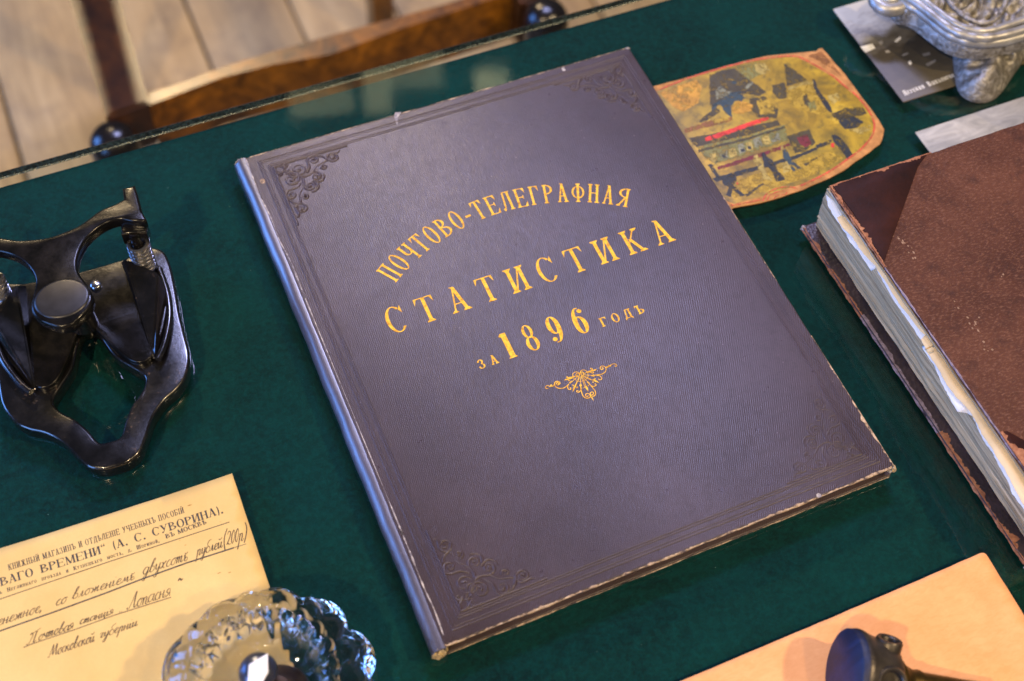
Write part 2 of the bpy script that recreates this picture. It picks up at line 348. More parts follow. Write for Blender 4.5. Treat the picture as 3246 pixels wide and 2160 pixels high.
# ------------------------------------------------------------------ lettering: a hand-made serif face (cap height 1)
def arc_strip(cx, cy, rx, ry, a0, a1, tx, ty, n=22):
    out = []
    for i in range(n):
        q = []
        for a in (a0 + (a1 - a0) * i / n, a0 + (a1 - a0) * (i + 1) / n):
            c, s = math.cos(R(a)), math.sin(R(a)); q.append(((cx + rx * c, cy + ry * s), (cx + (rx - tx) * c, cy + (ry - ty) * s)))
        out.append([q[0][0], q[1][0], q[1][1], q[0][1]])
    return out
def glyph(ch, W, S, h, sf):
    """-> list of strips (each a list of polygons); W width, S stem, h hairline, sf serif overhang"""
    G = []; xl = sf + S / 2; xr = W - sf - S / 2; xm = W / 2
    def serif(x, y, up, w=S):
        d = 1 if up else -1; a = w / 2 + sf; t = h * 0.75
        G.append([[(x - a, y), (x + a, y), (x + a, y + d * t), (x + w / 2, y + d * (t + sf * .9)), (x - w / 2, y + d * (t + sf * .9)), (x - a, y + d * t)]])
    def stem(x, y0=0., y1=1., b=True, t=True, w=S):
        G.append([[(x - w / 2, y0), (x + w / 2, y0), (x + w / 2, y1), (x - w / 2, y1)]])
        if b: serif(x, y0, True, w)
        if t: serif(x, y1, False, w)
    def diag(x0, y0, x1, y1, w): G.append([[(x0 - w / 2, y0), (x0 + w / 2, y0), (x1 + w / 2, y1), (x1 - w / 2, y1)]])
    def bar(x0, x1, y, t=h): G.append([[(x0, y - t / 2), (x1, y - t / 2), (x1, y + t / 2), (x0, y + t / 2)]])
    def arc(cx, cy, rx, ry, a0, a1, tx=S, ty=h): G.append(arc_strip(cx, cy, rx, ry, a0, a1, tx, ty))
    def wedge(x, y, dx, dy): G.append([[(x, y), (x + dx, y), (x, y + dy)]])
    def dot(x, y, r): G.append([[(x + r * math.cos(k * .6283), y + r * math.sin(k * .6283)) for k in range(10)]])
    c = ch
    if c == 'П': stem(xl); stem(xr); bar(xl, xr, 1 - h / 2)
    elif c == 'Н': stem(xl); stem(xr); bar(xl, xr, .52)
    elif c in 'ИЙ':
        stem(xl); stem(xr); diag(xl + S * .4, .06, xr - S * .4, .94, h * 1.6)
        if c == 'Й': arc(xm, 1.24, .16, .14, 180, 360, h * 1.2, h * 1.4)
    elif c == 'О': arc(xm, .5, W / 2 - sf * .3, .52, 0, 360)
    elif c == 'С':
        arc(xm, .5, W / 2 - sf * .3, .52, 48, 318); x = xm + (W / 2 - sf * .3) * .72
        G.append([[(x - S * .3, .83), (x + S * .45, .68), (x + S * .42, 1.0), (x + S * .1, .93)]])
    elif c == 'Ч': stem(xr); stem(xl, .55, 1, False, True); arc(xl + .0 + (xr - xl) * .5 - S * .0, .58, (xr - xl) / 2 + S / 2, .2, 180, 345)
    elif c == 'Т':
        stem(xm, 0, 1, True, False); bar(sf * .4, W - sf * .4, 1 - h / 2); x0, x1 = sf * .4, W - sf * .4
        G.append([[(x0, 1 - h), (x0 + h * 2.6, 1 - h), (x0 - h * .3, .74)]]); G.append([[(x1, 1 - h), (x1 + h * .3, .74), (x1 - h * 2.6, 1 - h)]])
    elif c in 'ВБРЪЬЫѢ':
        if c in 'ЪѢ': xl = W * .36
        stem(xl)
        if c in 'В': arc(xl, .755, W * .62 - xl + W * .18, .245, -90, 90); arc(xl, .265, W - sf * .4 - xl, .265, -90, 90)
        elif c == 'Р': arc(xl, .735, W - sf * .3 - xl, .265, -90, 90)
        elif c == 'Б':
            arc(xl, .28, W - sf * .4 - xl, .28, -90, 90); bar(xl, W - sf, 1 - h / 2); G.append([[(W - sf, 1), (W - sf, .76), (W - sf - h * 2.4, 1 - h)]])
        elif c == 'Ы':
            arc(xl, .28, W * .6 - xl, .28, -90, 90); stem(W - sf - S / 2)
        else:
            arc(xl, .28, W - sf * .4 - xl, .28, -90, 90)
            if c == 'Ъ': bar(sf * .3, xl, 1 - h / 2); G.append([[(sf * .3, 1), (sf * .3 + h * 2.2, 1 - h), (sf * .3, .74)]])
            if c == 'Ѣ': bar(sf * .2, W * .72, .78)
    elif c in 'ЕГ':
        stem(xl); x1 = W - sf * .6; bar(xl, x1, 1 - h / 2); G.append([[(x1, 1), (x1 + h * .3, .72), (x1 - h * 2.6, 1 - h)]])
        if c == 'Е':
            bar(xl, x1, h / 2); G.append([[(x1, 0), (x1 - h * 2.6, h), (x1 + h * .4, .28)]]); bar(xl, x1 - W * .18, .52); xx = x1 - W * .18
            G.append([[(xx, .40), (xx, .64), (xx - h * 1.8, .52)]])
    elif c in 'ЛД':
        stem(xr, 0, 1, c == 'Л', True); x0 = W * .30
        diag(x0 * .75, .14, x0 + W * .10, 1, h * 1.7); bar(x0 + W * .06, xr, 1 - h / 2)
        if c == 'Л': dot(x0 * .45, .10, S * .48); arc(x0 * .45, .12, x0 * .42, .13, 180, 350, h, h)
        else: bar(sf * .2, W - sf * .2, h / 2); wedge(sf * .2, 0, h * 2, -.2); G.append([[(W - sf * .2, 0), (W - sf * .2, -.2), (W - sf * .2 - h * 2, 0)]]); diag(x0 * .6, h, x0 * .78, .2, h * 1.7)
    elif c == 'А':
        diag(sf + h, 0, xm - S * .1, 1, h * 1.5); diag(W - sf - S * .6, 0, xm - S * .05, 1, S); bar(W * .24, W * .70, .33)
        serif(sf + h, 0, True, h * 1.5); serif(W - sf - S * .6, 0, True); G.append([[(xm - S * .9, 1.0), (xm + S * .3, .95), (xm + S * .3, 1.02), (xm - S * .9, 1.03)]])
    elif c == 'Ф': stem(xm, 0, 1.0); arc(xm - S * .15, .53, W / 2 - sf * .3, .33, 78, 282, S * .8, h); arc(xm + S * .15, .53, W / 2 - sf * .3, .33, -102, 102, S * .8, h)
    elif c == 'Я': stem(xr); arc(xr, .74, xr - sf * .6, .26, 90, 270); diag(sf + S * .3, 0, xr - S * .6, .5, S * .8); serif(sf + S * .3, 0, True, S * .7)
    elif c == 'К':
        stem(xl); diag(xl + S * .3, .42, W - sf - S * .5, 1, h * 1.6); diag(W - sf - S * .5, 0, xl + S * 1.1, .62, S * .95); serif(W - sf - S * .5, 0, True); serif(W - sf - S * .5, 1, False, h * 2)
    elif c == 'Х': diag(W - sf - S * .6, 0, sf + S * .6, 1, S); diag(sf + h, 0, W - sf - h, 1, h * 1.5); serif(W - sf - S * .6, 0, True); serif(sf + S * .6, 1, False); serif(sf + h, 0, True, h); serif(W - sf - h, 1, False, h)
    elif c == 'У': diag(xm + S * .1, .36, sf + S * .6, 1, S); diag(xm - S * .7, .06, W - sf - h, 1, h * 1.5); serif(sf + S * .6, 1, False); serif(W - sf - h, 1, False, h); dot(xm - S * 1.1, .09, S * .5)
    elif c == 'М': stem(xl, w=h * 1.6); stem(xr); diag(xm, .05, xl, 1, S); diag(xm, .05, xr - S * .2, 1, h * 1.5)
    elif c == 'Ж': stem(xm); diag(sf + S * .4, 0, xm - S * .3, .55, S * .8); diag(W - sf - S * .4, 0, xm + S * .3, .55, S * .8); diag(xm - S * .3, .48, sf + S * .4, 1, h * 1.6); diag(xm + S * .3, .48, W - sf - S * .4, 1, h * 1.6); serif(sf + S * .4, 0, True); serif(W - sf - S * .4, 0, True)
    elif c in 'ЦШЩ':
        stem(xl); stem(xr); bar(xl, xr, h / 2)
        if c != 'Ц': stem(xm)
        if c != 'Ш': wedge(W - sf, 0, -h * 2, -.22)
    elif c == 'Ю': stem(xl); bar(xl, W * .5, .52); arc(W * .66, .5, W * .34, .52, 0, 360)
    elif c in 'ІI': stem(xm)
    elif c == 'З': arc(W * .45, .745, W * .40, .255, -90, 150); arc(W * .45, .265, W * .48, .285, -150, 90); dot(W * .16, .80, S * .5); dot(W * .14, .20, S * .5)
    elif c == '1': stem(xm, 0, 1, True, False, S * 1.1); G.append([[(xm - S * .54, 1), (xm - S * .54, .86), (xm - S * .95, .90), (xm - S * .95, .93)]])
    elif c == '8': arc(xm, .755, W * .36, .265, 0, 360, S * .62, h); arc(xm, .27, W * .44, .29, 0, 360, S * .75, h)
    elif c == '6': arc(xm, .33, W * .45, .35, 0, 360, S * .9, h); arc(xm + W * .12, .42, W * .57, .60, 75, 190, S * .95, h); dot(W * .80, .86, S * .5)
    elif c == '9': arc(xm, .67, W * .45, .35, 0, 360, S * .9, h); arc(xm - W * .12, .58, W * .57, .60, 255, 370, S * .95, h); dot(W * .20, .14, S * .5)
    elif c == '-': bar(W * .1, W * .9, .42, h * 2.6)
    elif c == '.': dot(xm, .08, S * .62)
    elif c == ',': dot(xm, .06, S * .55); diag(xm - S * .4, -.2, xm + S * .3, .05, h * 1.5)
    elif c == '(': arc(W, .45, W * .8, .72, 125, 235, S * .7, h)
    elif c == ')': arc(0, .45, W * .8, .72, -55, 55, S * .7, h)
    elif c == '“':
        for x in (W * .25, W * .75): dot(x, .86, S * .5); diag(x - S * .3, .88, x + S * .25, 1.08, h * 1.4)
    return G
WID = {'І': .42, 'I': .42, 'М': 1.25, 'Ж': 1.3, 'Ш': 1.35, 'Щ': 1.35, 'Ю': 1.3, 'Ы': 1.25, '.': .35, ',': .35, '(': .4, ')': .4, '-': .6, '1': .62, 'Г': .88, 'Р': .9, 'Ъ': 1.05, '“': .6, 'Ф': 1.1, 'З': .85}
def set_text(txt, x0, x1, y, hgt, W, S, h, sf, lower=0.72, space=0.55, ang=0.0, ref=(0, 0), lowset=''):
    """letters spread evenly from x0 to x1 on a baseline"""
    ws = []
    for ch in txt:
        k = lower if ch.islower() else 1.0
        ws.append((space * W if ch == ' ' else W * WID.get(ch.upper(), 1.0)) * hgt * k)
    gap = (x1 - x0 - sum(ws)) / max(1, len(txt) - 1); st = []; x = x0; ca, sa = math.cos(ang), math.sin(ang)
    for ch, wd in zip(txt, ws):
        if ch != ' ':
            k = hgt * (lower if ch.islower() else 1.0)
            for s in glyph(ch.upper(), wd / k, S, h, sf):
                st.append([[(x0 + (x - x0 + px * k) * ca - py * k * sa, y + (x - x0 + px * k) * sa + py * k * ca) for px, py in pl] for pl in s])
        x += wd + gap
    return st
def arc_text(txt, cx, cy, rad, a0, a1, hgt, W, S, h, sf):
    ws = [W * WID.get(ch, 1.0) for ch in txt]; tot = sum(ws); gap = (abs(a1 - a0) * math.pi / 180 * rad / hgt - tot) / (len(txt) - 1); st = []; s = 0.0
    for ch, wd in zip(txt, ws):
        a = R(a0) - (s + wd / 2) * hgt / rad; ca, sa = math.cos(a - math.pi / 2), math.sin(a - math.pi / 2)
        ox, oy = cx + rad * math.cos(a), cy + rad * math.sin(a)
        for stp in glyph(ch, wd, S, h, sf):
            st.append([[(ox + (px - wd / 2) * hgt * ca - py * hgt * sa, oy + (px - wd / 2) * hgt * sa + py * hgt * ca) for px, py in pl] for pl in stp])
        s += wd + gap
    return st
# running hand (x-height 1)
HAND = {
 'а': (1.1, [[(.9,.8),(.55,1),(.1,.6),(.15,.1),(.5,0),(.85,.5),(.95,1),(.85,.3),(1,0),(1.2,.2)]]),
 'б': (1.0, [[(.9,.8),(.4,1),(.05,.5),(.3,0),(.75,.1),(.9,.6),(.6,1.0),(.3,1.4),(.6,1.9),(1.1,2.0)]]),
 'в': (.95, [[(0,.2),(.5,1.3),(.75,1.9),(.55,2),(.3,1.2),(.15,.2),(.45,0),(.8,.3),(.7,.8),(.4,.8)]]),
 'г': (.8, [[(0,.8),(.3,1),(.6,.9),(.35,.5),(.3,.1),(.6,.05),(.8,.3)]]),
 'д': (1.05, [[(.8,.8),(.5,1),(.1,.6),(.15,.1),(.5,0),(.8,.5),(.9,.9),(.7,-.3),(.4,-1),(.1,-.8),(.5,-.2),(1.1,.2)]]),
 'е': (.85, [[(.1,.4),(.6,.6),(.7,.9),(.45,1),(.15,.6),(.2,.1),(.5,0),(.9,.3)]]),
 'ж': (1.4, [[(0,.9),(.3,.8),(.35,.3),(.1,0),(.6,.6),(.7,1),(.65,0),(.75,.5),(1.1,1),(1,.5),(1.05,.05),(1.4,.2)]]),
 'и': (1.1, [[(0,.7),(.15,1),(.1,.2),(.3,0),(.65,.6),(.75,1),(.65,.2),(.85,0),(1.1,.3)]]),
 'й': (1.1, [[(0,.7),(.15,1),(.1,.2),(.3,0),(.65,.6),(.75,1),(.65,.2),(.85,0),(1.1,.3)], [(.1,1.6),(.4,1.4),(.8,1.7)]]),
 'і': (.55, [[(0,.7),(.15,1),(.1,.2),(.3,0),(.5,.3)], [(.3,1.5),(.36,1.6)]]),
 'к': (.95, [[(.1,1),(.05,0)], [(.7,1),(.15,.5),(.5,.4),(.7,0),(.95,.2)]]),
 'л': (.85, [[(0,.05),(.2,.1),(.5,1),(.5,.1),(.65,0),(.85,.3)]]),
 'м': (1.2, [[(0,.05),(.2,.2),(.4,1),(.5,.2),(.85,1),(.85,.1),(1,0),(1.2,.3)]]),
 'н': (1.0, [[(.1,1),(.05,0),(.1,.5),(.6,.55),(.7,1),(.6,.1),(.8,0),(1,.3)]]),
 'о': (.9, [[(.5,1),(.1,.6),(.2,.05),(.55,.05),(.75,.6),(.5,1),(.9,.9)]]),
 'п': (.95, [[(0,.7),(.15,1),(.1,0),(.2,.6),(.5,1),(.65,.8),(.55,.1),(.75,0),(.95,.3)]]),
 'р': (1.0, [[(.2,1),(.1,0),(-.1,-1),(.1,0),(.3,.8),(.6,1),(.7,.6),(.55,.1),(.8,0),(1,.3)]]),
 'с': (.8, [[(.7,.85),(.45,1),(.1,.5),(.25,.03),(.55,.05),(.85,.3)]]),
 'т': (1.2, [[(0,.7),(.15,1),(.1,0),(.2,.6),(.45,1),(.45,0),(.55,.6),(.8,1),(.85,.7),(.8,.1),(1,0),(1.2,.3)]]),
 'у': (.95, [[(0,.7),(.15,1),(.15,.3),(.4,.1),(.7,.7),(.75,1),(.6,-.2),(.3,-1),(0,-.8),(.5,-.1),(.9,.3)]]),
 'х': (.85, [[(0,.9),(.3,.9),(.4,.1),(.75,.1)], [(.8,1),(.4,.5),(0,0)]]),
 'ц': (1.1, [[(0,.7),(.15,1),(.1,.2),(.3,0),(.65,.6),(.75,1),(.65,.2),(.8,0),(.8,-.4),(.95,0),(1.1,.3)]]),
 'ч': (.9, [[(0,.8),(.15,1),(.15,.6),(.35,.45),(.65,.7),(.7,1),(.6,.2),(.75,0),(.95,.3)]]),
 'ъ': (.8, [[(0,.8),(.2,1),(.2,.2),(.5,0),(.7,.3),(.5,.6),(.25,.4)], [(.1,1.25),(.35,1.1),(.6,1.3)]]),
 'я': (.85, [[(.7,0),(.65,1),(.3,1),(.15,.7),(.4,.5),(.65,.5),(.3,.2),(0,0)]]),
 'Л': (1.3, [[(-.25,.25),(-.2,0),(.1,.15),(.5,1.0),(.85,1.9),(1.0,2.1),(.88,1.2),(.85,.2),(1.0,0),(1.3,.3)]]),
 'П': (1.9, [[(-.3,.1),(0,-.1),(.3,.4),(.6,1.4),(.4,1.9),(.1,1.6),(.6,1.8),(1.2,2.0),(1.9,2.3)], [(1.3,2.0),(1.1,1.0),(1.0,.1),(1.2,0),(1.5,.3)]]),
 'М': (1.9, [[(-.2,.1),(0,0),(.4,1.0),(.7,2.0),(.75,.8),(.85,.2),(1.2,1.2),(1.5,2.0),(1.5,.8),(1.55,.1),(1.9,.3)]]),
 '(': (.7, [[(.6,2.1),(.2,1.2),(.2,.3),(.5,-.6)]]), ')': (.6, [[(.1,2.3),(.5,1.6),(.5,.7),(.2,-.3)]]),
 '2': (.9, [[(.1,1.3),(.3,1.7),(.7,1.5),(.6,.9),(.1,.05),(.3,.2),(.6,0),(.9,.1)]]),
 '0': (.85, [[(.5,1.7),(.2,1.2),(.15,.4),(.4,0),(.65,.5),(.7,1.3),(.5,1.7)]]),
 ',': (.5, [[(.2,.15),(.22,0),(.05,-.3)]]), '"': (.6, [[(.1,.2),(.15,.5)], [(.4,.2),(.45,.5)]]), ' ': (1.0, []),
}
def hand_text(txt, p0, p1, xh, w, seed=1, slant=0.45):
    rd = random.Random(seed); tot = sum(HAND[c][0] for c in txt); a = Vector(p0[:2]); b = Vector(p1[:2]); d = b - a; L = d.length; d /= L; n = Vector((-d.y, d.x)); st = []; x = 0.0; kx = L / tot
    for ch in txt:
        wd, pls = HAND[ch]
        for pl in pls:
            j = rd.uniform(-.06, .06); q = [a + d * ((x + px) * kx + py * xh * slant * (kx / xh if kx < xh else 1)) + n * ((py + j) * xh) for px, py in pl]
            q = spline([(v.x, v.y, 0) for v in q], 4); m = len(q)
            ws = []
            for i in range(m):
                v = Vector(q[min(i + 1, m - 1)]) - Vector(q[max(i - 1, 0)]); down = -v.y / (v.length + 1e-9)
                ws.append(w * (0.55 + 0.55 * max(0, down) + rd.uniform(-.06, .06)))
            st.append(ribbon(q, ws))
        x += wd
    return st
def spiral(cx, cy, r, turns=1.6, start=0.0, sgn=1, r0=0.12, n=26):
    return [(cx + r * (1 - (1 - r0) * t) * math.cos(start + sgn * turns * 2 * math.pi * t), cy + r * (1 - (1 - r0) * t) * math.sin(start + sgn * turns * 2 * math.pi * t)) for t in [i / n for i in range(n + 1)]]


# ------------------------------------------------------------------ the floor, far below the table
b = NB('floor_board_wood'); co = b.co((9, 0.9, 9)); n1 = b.noise(6, 6, 0.65, co, dist=0.6); n2 = b.noise(3.2, 4, 0.6); n3 = b.noise(26, 5, 0.65)
oi = b.n.new('ShaderNodeObjectInfo')
c = b.ramp(n1, [(0.25, (0.22, 0.14, 0.06)), (0.55, (0.46, 0.31, 0.13)), (0.8, (0.60, 0.43, 0.21))])
c = b.mix(b.ramp(n2, [(0.4, 0.0), (0.7, 0.55)]), c, (0.52, 0.39, 0.21))
c = b.mix(b.ramp(n3, [(0.3, 0.45), (0.5, 0.0)]), c, (0.17, 0.115, 0.07))
c = b.mix(b.math('MULTIPLY', oi.outputs['Random'], 0.4), c, (0.24, 0.175, 0.11))
b.set(Base_Color=c, Roughness=0.6).bump(n1, 0.2, 0.002); M['floor'] = b.m
FZ = -750
fl = box('floor', -1100, 1500, -1100, 2400, FZ - 45, FZ - 22, plain('under_floor', (0.03, 0.022, 0.015), 0.9))
tag(fl, 'worn pale wooden plank floor below the table', kind='structure')
rd = random.Random(4); x = -187 - 142.5 * 6; k = 0
while x < 1400:
    y0 = -1090; cuts = [rd.uniform(300, 900) if k % 2 else rd.uniform(1300, 1900), 2390]
    if -350 < x < 500: cuts = [-250, 2390]
    for y1 in cuts:
        g = rd.uniform(1.4, 2.6)
        box('plank', x + g, x + 142.5 - g, y0 + 1, y1 - 1, FZ - 22, FZ + rd.uniform(-1.2, 0.6), M['floor'], fl, 2.2, 2); y0 = y1
    x += 142.5; k += 1

# ------------------------------------------------------------------ wooden chair frame standing behind the table
def wood(name, dark, light, rough=0.32):
    b = NB(name); n = b.noise(9, 6, 0.65, b.co((3, 3, 3)), dist=1.2); n2 = b.noise(90, 4)
    c = b.ramp(n, [(0.3, dark), (0.7, light)]); c = b.mix(b.ramp(n2, [(0.35, 0.35), (0.6, 0.0)]), c, tuple(v * .5 for v in dark))
    b.set(Base_Color=c, Roughness=rough, Specular_IOR_Level=0.5, Coat_Weight=0.15, Coat_Roughness=0.25).bump(n2, 0.15, 0.001); return b.m
M['wood'] = wood('varnished_brown_wood', (0.022, 0.007, 0.002), (0.30, 0.11, 0.007))
M['dark_wood'] = wood('dark_brown_wood', (0.014, 0.005, 0.002), (0.085, 0.027, 0.004))
M['knob'] = wood('black_lacquer_wood', (0.006, 0.005, 0.005), (0.012, 0.010, 0.010), 0.22)
ch = thing('wooden_chair', 'brown varnished wooden chair frame with round black knobs behind the glass edge', 'chair', (150, 420, FZ))
back = [(-23.6, 369.1), (3.9, 370.6), (48.7, 376.1), (100.0, 379.2), (161.4, 379.9), (227.5, 380.0), (288.5, 380.6), (363.4, 385.4)]
front = [(-27.4, 354.6), (0.5, 358.3), (45.1, 364.0), (94.8, 363.0), (153.2, 356.0), (221.4, 363.8), (283.3, 367.5), (358.0, 372.9)]
vs, fs = [], []; nb_ = len(back)
for (xb, yb), (xf, yf) in zip(back, front):
    vs += [(xb, yb, -300), (xf, yf, -300), (xf, yf - 2, -304), (xf, yf - 2, -362), (xb, yb, -362)]
for i in range(nb_ - 1):
    for k in range(5): fs.append((i * 5 + k, i * 5 + (k + 1) % 5, i * 5 + 5 + (k + 1) % 5, i * 5 + 5 + k))
fs += [(4, 3, 2, 1, 0), tuple((nb_ - 1) * 5 + k for k in range(5))]
autosmooth(raw('seat_rail', vs, fs, M['wood'], ch), 30)
sl = [(-63.6, 511.5), (-17.3, 494.2), (-26.7, 350.4), (-68.1, 346.8)]
def rail(name, q, z1, z0):
    lo = [(p[0], p[1], z0) for p in q]; hi = [(p[0], p[1], z1) for p in q]
    o = raw(name, lo + hi, [(3, 2, 1, 0), (4, 5, 6, 7), (0, 1, 5, 4), (1, 2, 6, 5), (2, 3, 7, 6), (3, 0, 4, 7)], M['dark_wood'], ch)
    bm = bmesh.new(); bm.from_mesh(o.data); bmesh.ops.bevel(bm, geom=bm.edges[:], offset=0.003, segments=2, affect='EDGES'); bm.to_mesh(o.data); bm.free(); return autosmooth(o, 40)
dxx = sl[0][0] - sl[3][0]; f_ = (800 - sl[3][1]) / (sl[0][1] - sl[3][1])
q = [sl[3], sl[2], (sl[2][0] + (sl[1][0] - sl[2][0]) * f_, 800), (sl[3][0] + dxx * f_, 800)]
rail('side_rail', q, -292, -352)
rail('side_rail', [(p[0] + 420 if i in (0, 1) else p[0] + 400, p[1]) for i, p in enumerate(q)], -292, -352)
rail('back_rail', [(-40, 770), (360, 770), (360, 805), (-40, 805)], -296, -350)
for kx, ky in [(-68.2, 313.7), (365.7, 319.4)]:
    prof = [(0, 24), (9, 23), (16, 19), (21, 12), (23, 3), (23, -8), (21, -20), (19, -30), (20, -42), (19, -90), (14, -300), (11, FZ + 300 - 0.0 + 0)]
    prof = [(r, z - 298) for r, z in prof[:-1]] + [(12, FZ)]
    lathe('front_leg', prof[::-1], (kx, ky, 0), M['knob'], ch, 32)
for kx in (-20, 345): box('back_leg', kx - 16, kx + 16, 772, 804, FZ, 200, M['wood'], ch, 3)

# ------------------------------------------------------------------ table with green felt, and the glass on it
tb = thing('display_table', 'table covered in dark green felt under everything', 'table', (150, -350, FZ))
box('felt_top', -560, 860, -760, 46.5, -8.6, -6.4, M['felt'], tb, 0.6)
box('table_board', -560, 860, -760, 45, -34, -8.7, M['wood'], tb, 1.5)
for x in (-500, 800):
    for y in (-700, -20): box('leg', x - 25, x + 25, y - 25, y + 25, FZ, -34, M['wood'], tb, 3)
gs = [(-575, -775), (875, -775), (875, 53.0), (-575, 53.0)]
def glass_sheet():
    vs, fs, mi = [], [], []
    zc = [(0.0, -6.2), (0.9, -6.2 + .0), (0, -5.4), (0, -0.7), (0.7, 0.0)]
    lv = [(0.8, -6.2), (0.0, -5.5), (0.0, -0.6), (0.8, 0.0)]
    for ins, z in lv: vs += [(-575 + ins, -775 + ins, z), (875 - ins, -775 + ins, z), (875 - ins, 53.0 - ins, z), (-575 + ins, 53.0 - ins, z)]
    for i in range(3):
        for k in range(4): fs.append((i * 4 + k, i * 4 + (k + 1) % 4, i * 4 + 4 + (k + 1) % 4, i * 4 + 4 + k)); mi.append(1)
    fs += [(3, 2, 1, 0), (12, 13, 14, 15)]; mi += [0, 0]
    return raw('glass_sheet', vs, fs, [M['glass'], M['glass_edge']], None, False, mi)
tag(glass_sheet(), 'clear plate glass sheet over the green felt with a dark ground edge', 'glass sheet')

# ------------------------------------------------------------------ the purple-brown book in the middle
bk = thing('purple_book', 'thin purple brown cloth book with gold lettering lying in the middle', 'book', (130, -165, 0))
def wob(pts, amp, seed, step=9):
    rd = random.Random(seed); out = []; m = len(pts)
    for i in range(m):
        a, b = pts[i], pts[(i + 1) % m]; L = math.hypot(b[0] - a[0], b[1] - a[1]); n = max(1, int(L / step))
        for k in range(n):
            t = k / n; out.append((a[0] + (b[0] - a[0]) * t + rd.uniform(-amp, amp), a[1] + (b[1] - a[1]) * t + rd.uniform(-amp, amp)))
    return out
def rrect(x0, y0, x1, y1, r):
    o = []
    for cx, cy, a in ((x1 - r, y1 - r, 0), (x0 + r, y1 - r, 90), (x0 + r, y0 + r, 180), (x1 - r, y0 + r, 270)):
        for k in range(5): o.append((cx + r * math.cos(R(a + k * 22.5)), cy + r * math.sin(R(a + k * 22.5))))
    return o
fc = plate('front_cover', wob(rrect(-1.2, -329.4, 260, 0, 1.2), 0.16, 1), [], 9.4, 12.0, 0.75, M['cloth'], bk, 3)
plate('back_cover', wob(rrect(-1.2, -330.2, 260.8, 0.4, 1.4), 0.16, 2), [], 0.2, 2.7, 0.6, M['cloth'], bk)
box('page_block', 1, 253.0, -325.5, -4, 2.7, 9.4, M['pages'], bk)
# rounded spine
prof = [(-0.6, 11.75), (-2.2, 11.95), (-4.2, 11.5), (-6.0, 10.2), (-7.3, 8.0), (-7.8, 5.4), (-7.3, 2.8), (-6.0, 1.0), (-4.0, 0.25), (-0.6, 0.25)]
vs, fs = [], []; NY = 60; rd = random.Random(8)
for j in range(NY + 1):
    y = 0.4 - 330.4 * j / NY; wv = 0.18 * math.sin(j * 0.7) + 0.12 * math.sin(j * 1.9 + 1) + rd.uniform(-.05, .05)
    if j < 3 or j > NY - 3: wv += 0.35
    for (x, z) in prof: vs.append((x - (wv if x < -2 else 0), y, z + (wv * .3 if 1 < z < 11 else 0)))
m = len(prof)
for j in range(NY):
    for k in range(m - 1): fs.append((j * m + k, j * m + k + 1, j * m + m + k + 1, j * m + m + k))
fs += [tuple(range(m)), tuple(NY * m + k for k in range(m))[::-1]]
sp = autosmooth(raw('spine', vs, fs, M['spine'], bk), 60)
# rubbed joint along the spine and worn board edges
jl = [(x, y) for x, y in [(-0.7, -1.5), (-0.7, -11.1), (-1.1, -23.0), (-1.0, -34.9), (-0.1, -49.4), (-0.5, -66.4), (0.5, -77.2), (0.9, -89.3), (0.6, -109.4), (0.6, -122.3), (0.8, -254.2), (0.7, -263.6), (0.8, -275.4), (0.6, -289.3), (0.6, -299.5), (1.1, -309.7), (0.5, -323.9)]]
rd = random.Random(5); st = []
sj = spline([(p[0], p[1], 0) for p in jl], 10)
ws = [max(.15, 0.5 + 0.35 * math.sin(i * .5) * math.sin(i * .13 + 1) + rd.uniform(-.35, .35)) for i in range(len(sj))]
st.append(ribbon(sj, ws))
strip_mesh('rubbed_joint', st, 12.12, M['rub_spine'], sp)
st = [ragged((-1, -329.5), (258, -329.5), 0.55, 0.5, 3, 0), ragged((259.8, -329), (259.8, -240), .3, .6, 11, 0), ragged((259.8, -200), (259.8, -130), .15, .4, 12, 0), ragged((259.5, -0.2), (120, -0.2), .15, .4, 13, 0), ragged((110, -0.2), (2, -0.2), .1, .35, 14, 0)]
strip_mesh('worn_edge', st, 12.06, M['rub'], fc)
def lip(name, p0, p1, z, r, seed, parent, mat):
    rd = random.Random(seed); n = 90; pts = []; rr = []
    for i in range(n + 1):
        t = i / n; pts.append((p0[0] + (p1[0] - p0[0]) * t + rd.uniform(-.12, .12), p0[1] + (p1[1] - p0[1]) * t + rd.uniform(-.12, .12), z + rd.uniform(-.15, .15))); rr.append(max(.12, r * (0.8 + .5 * math.sin(i * .37 + seed) * math.sin(i * .11)) + rd.uniform(-.12, .12)))
    return tube(name, pts, rr, mat, parent, 6)
lip('worn_edge', (0, -329.2), (259, -329.2), 11.3, .55, 1, fc, M['rub'])
lip('worn_edge', (0, -330.1), (259, -330.0), 1.6, .55, 2, bk.children[1], M['rub'])
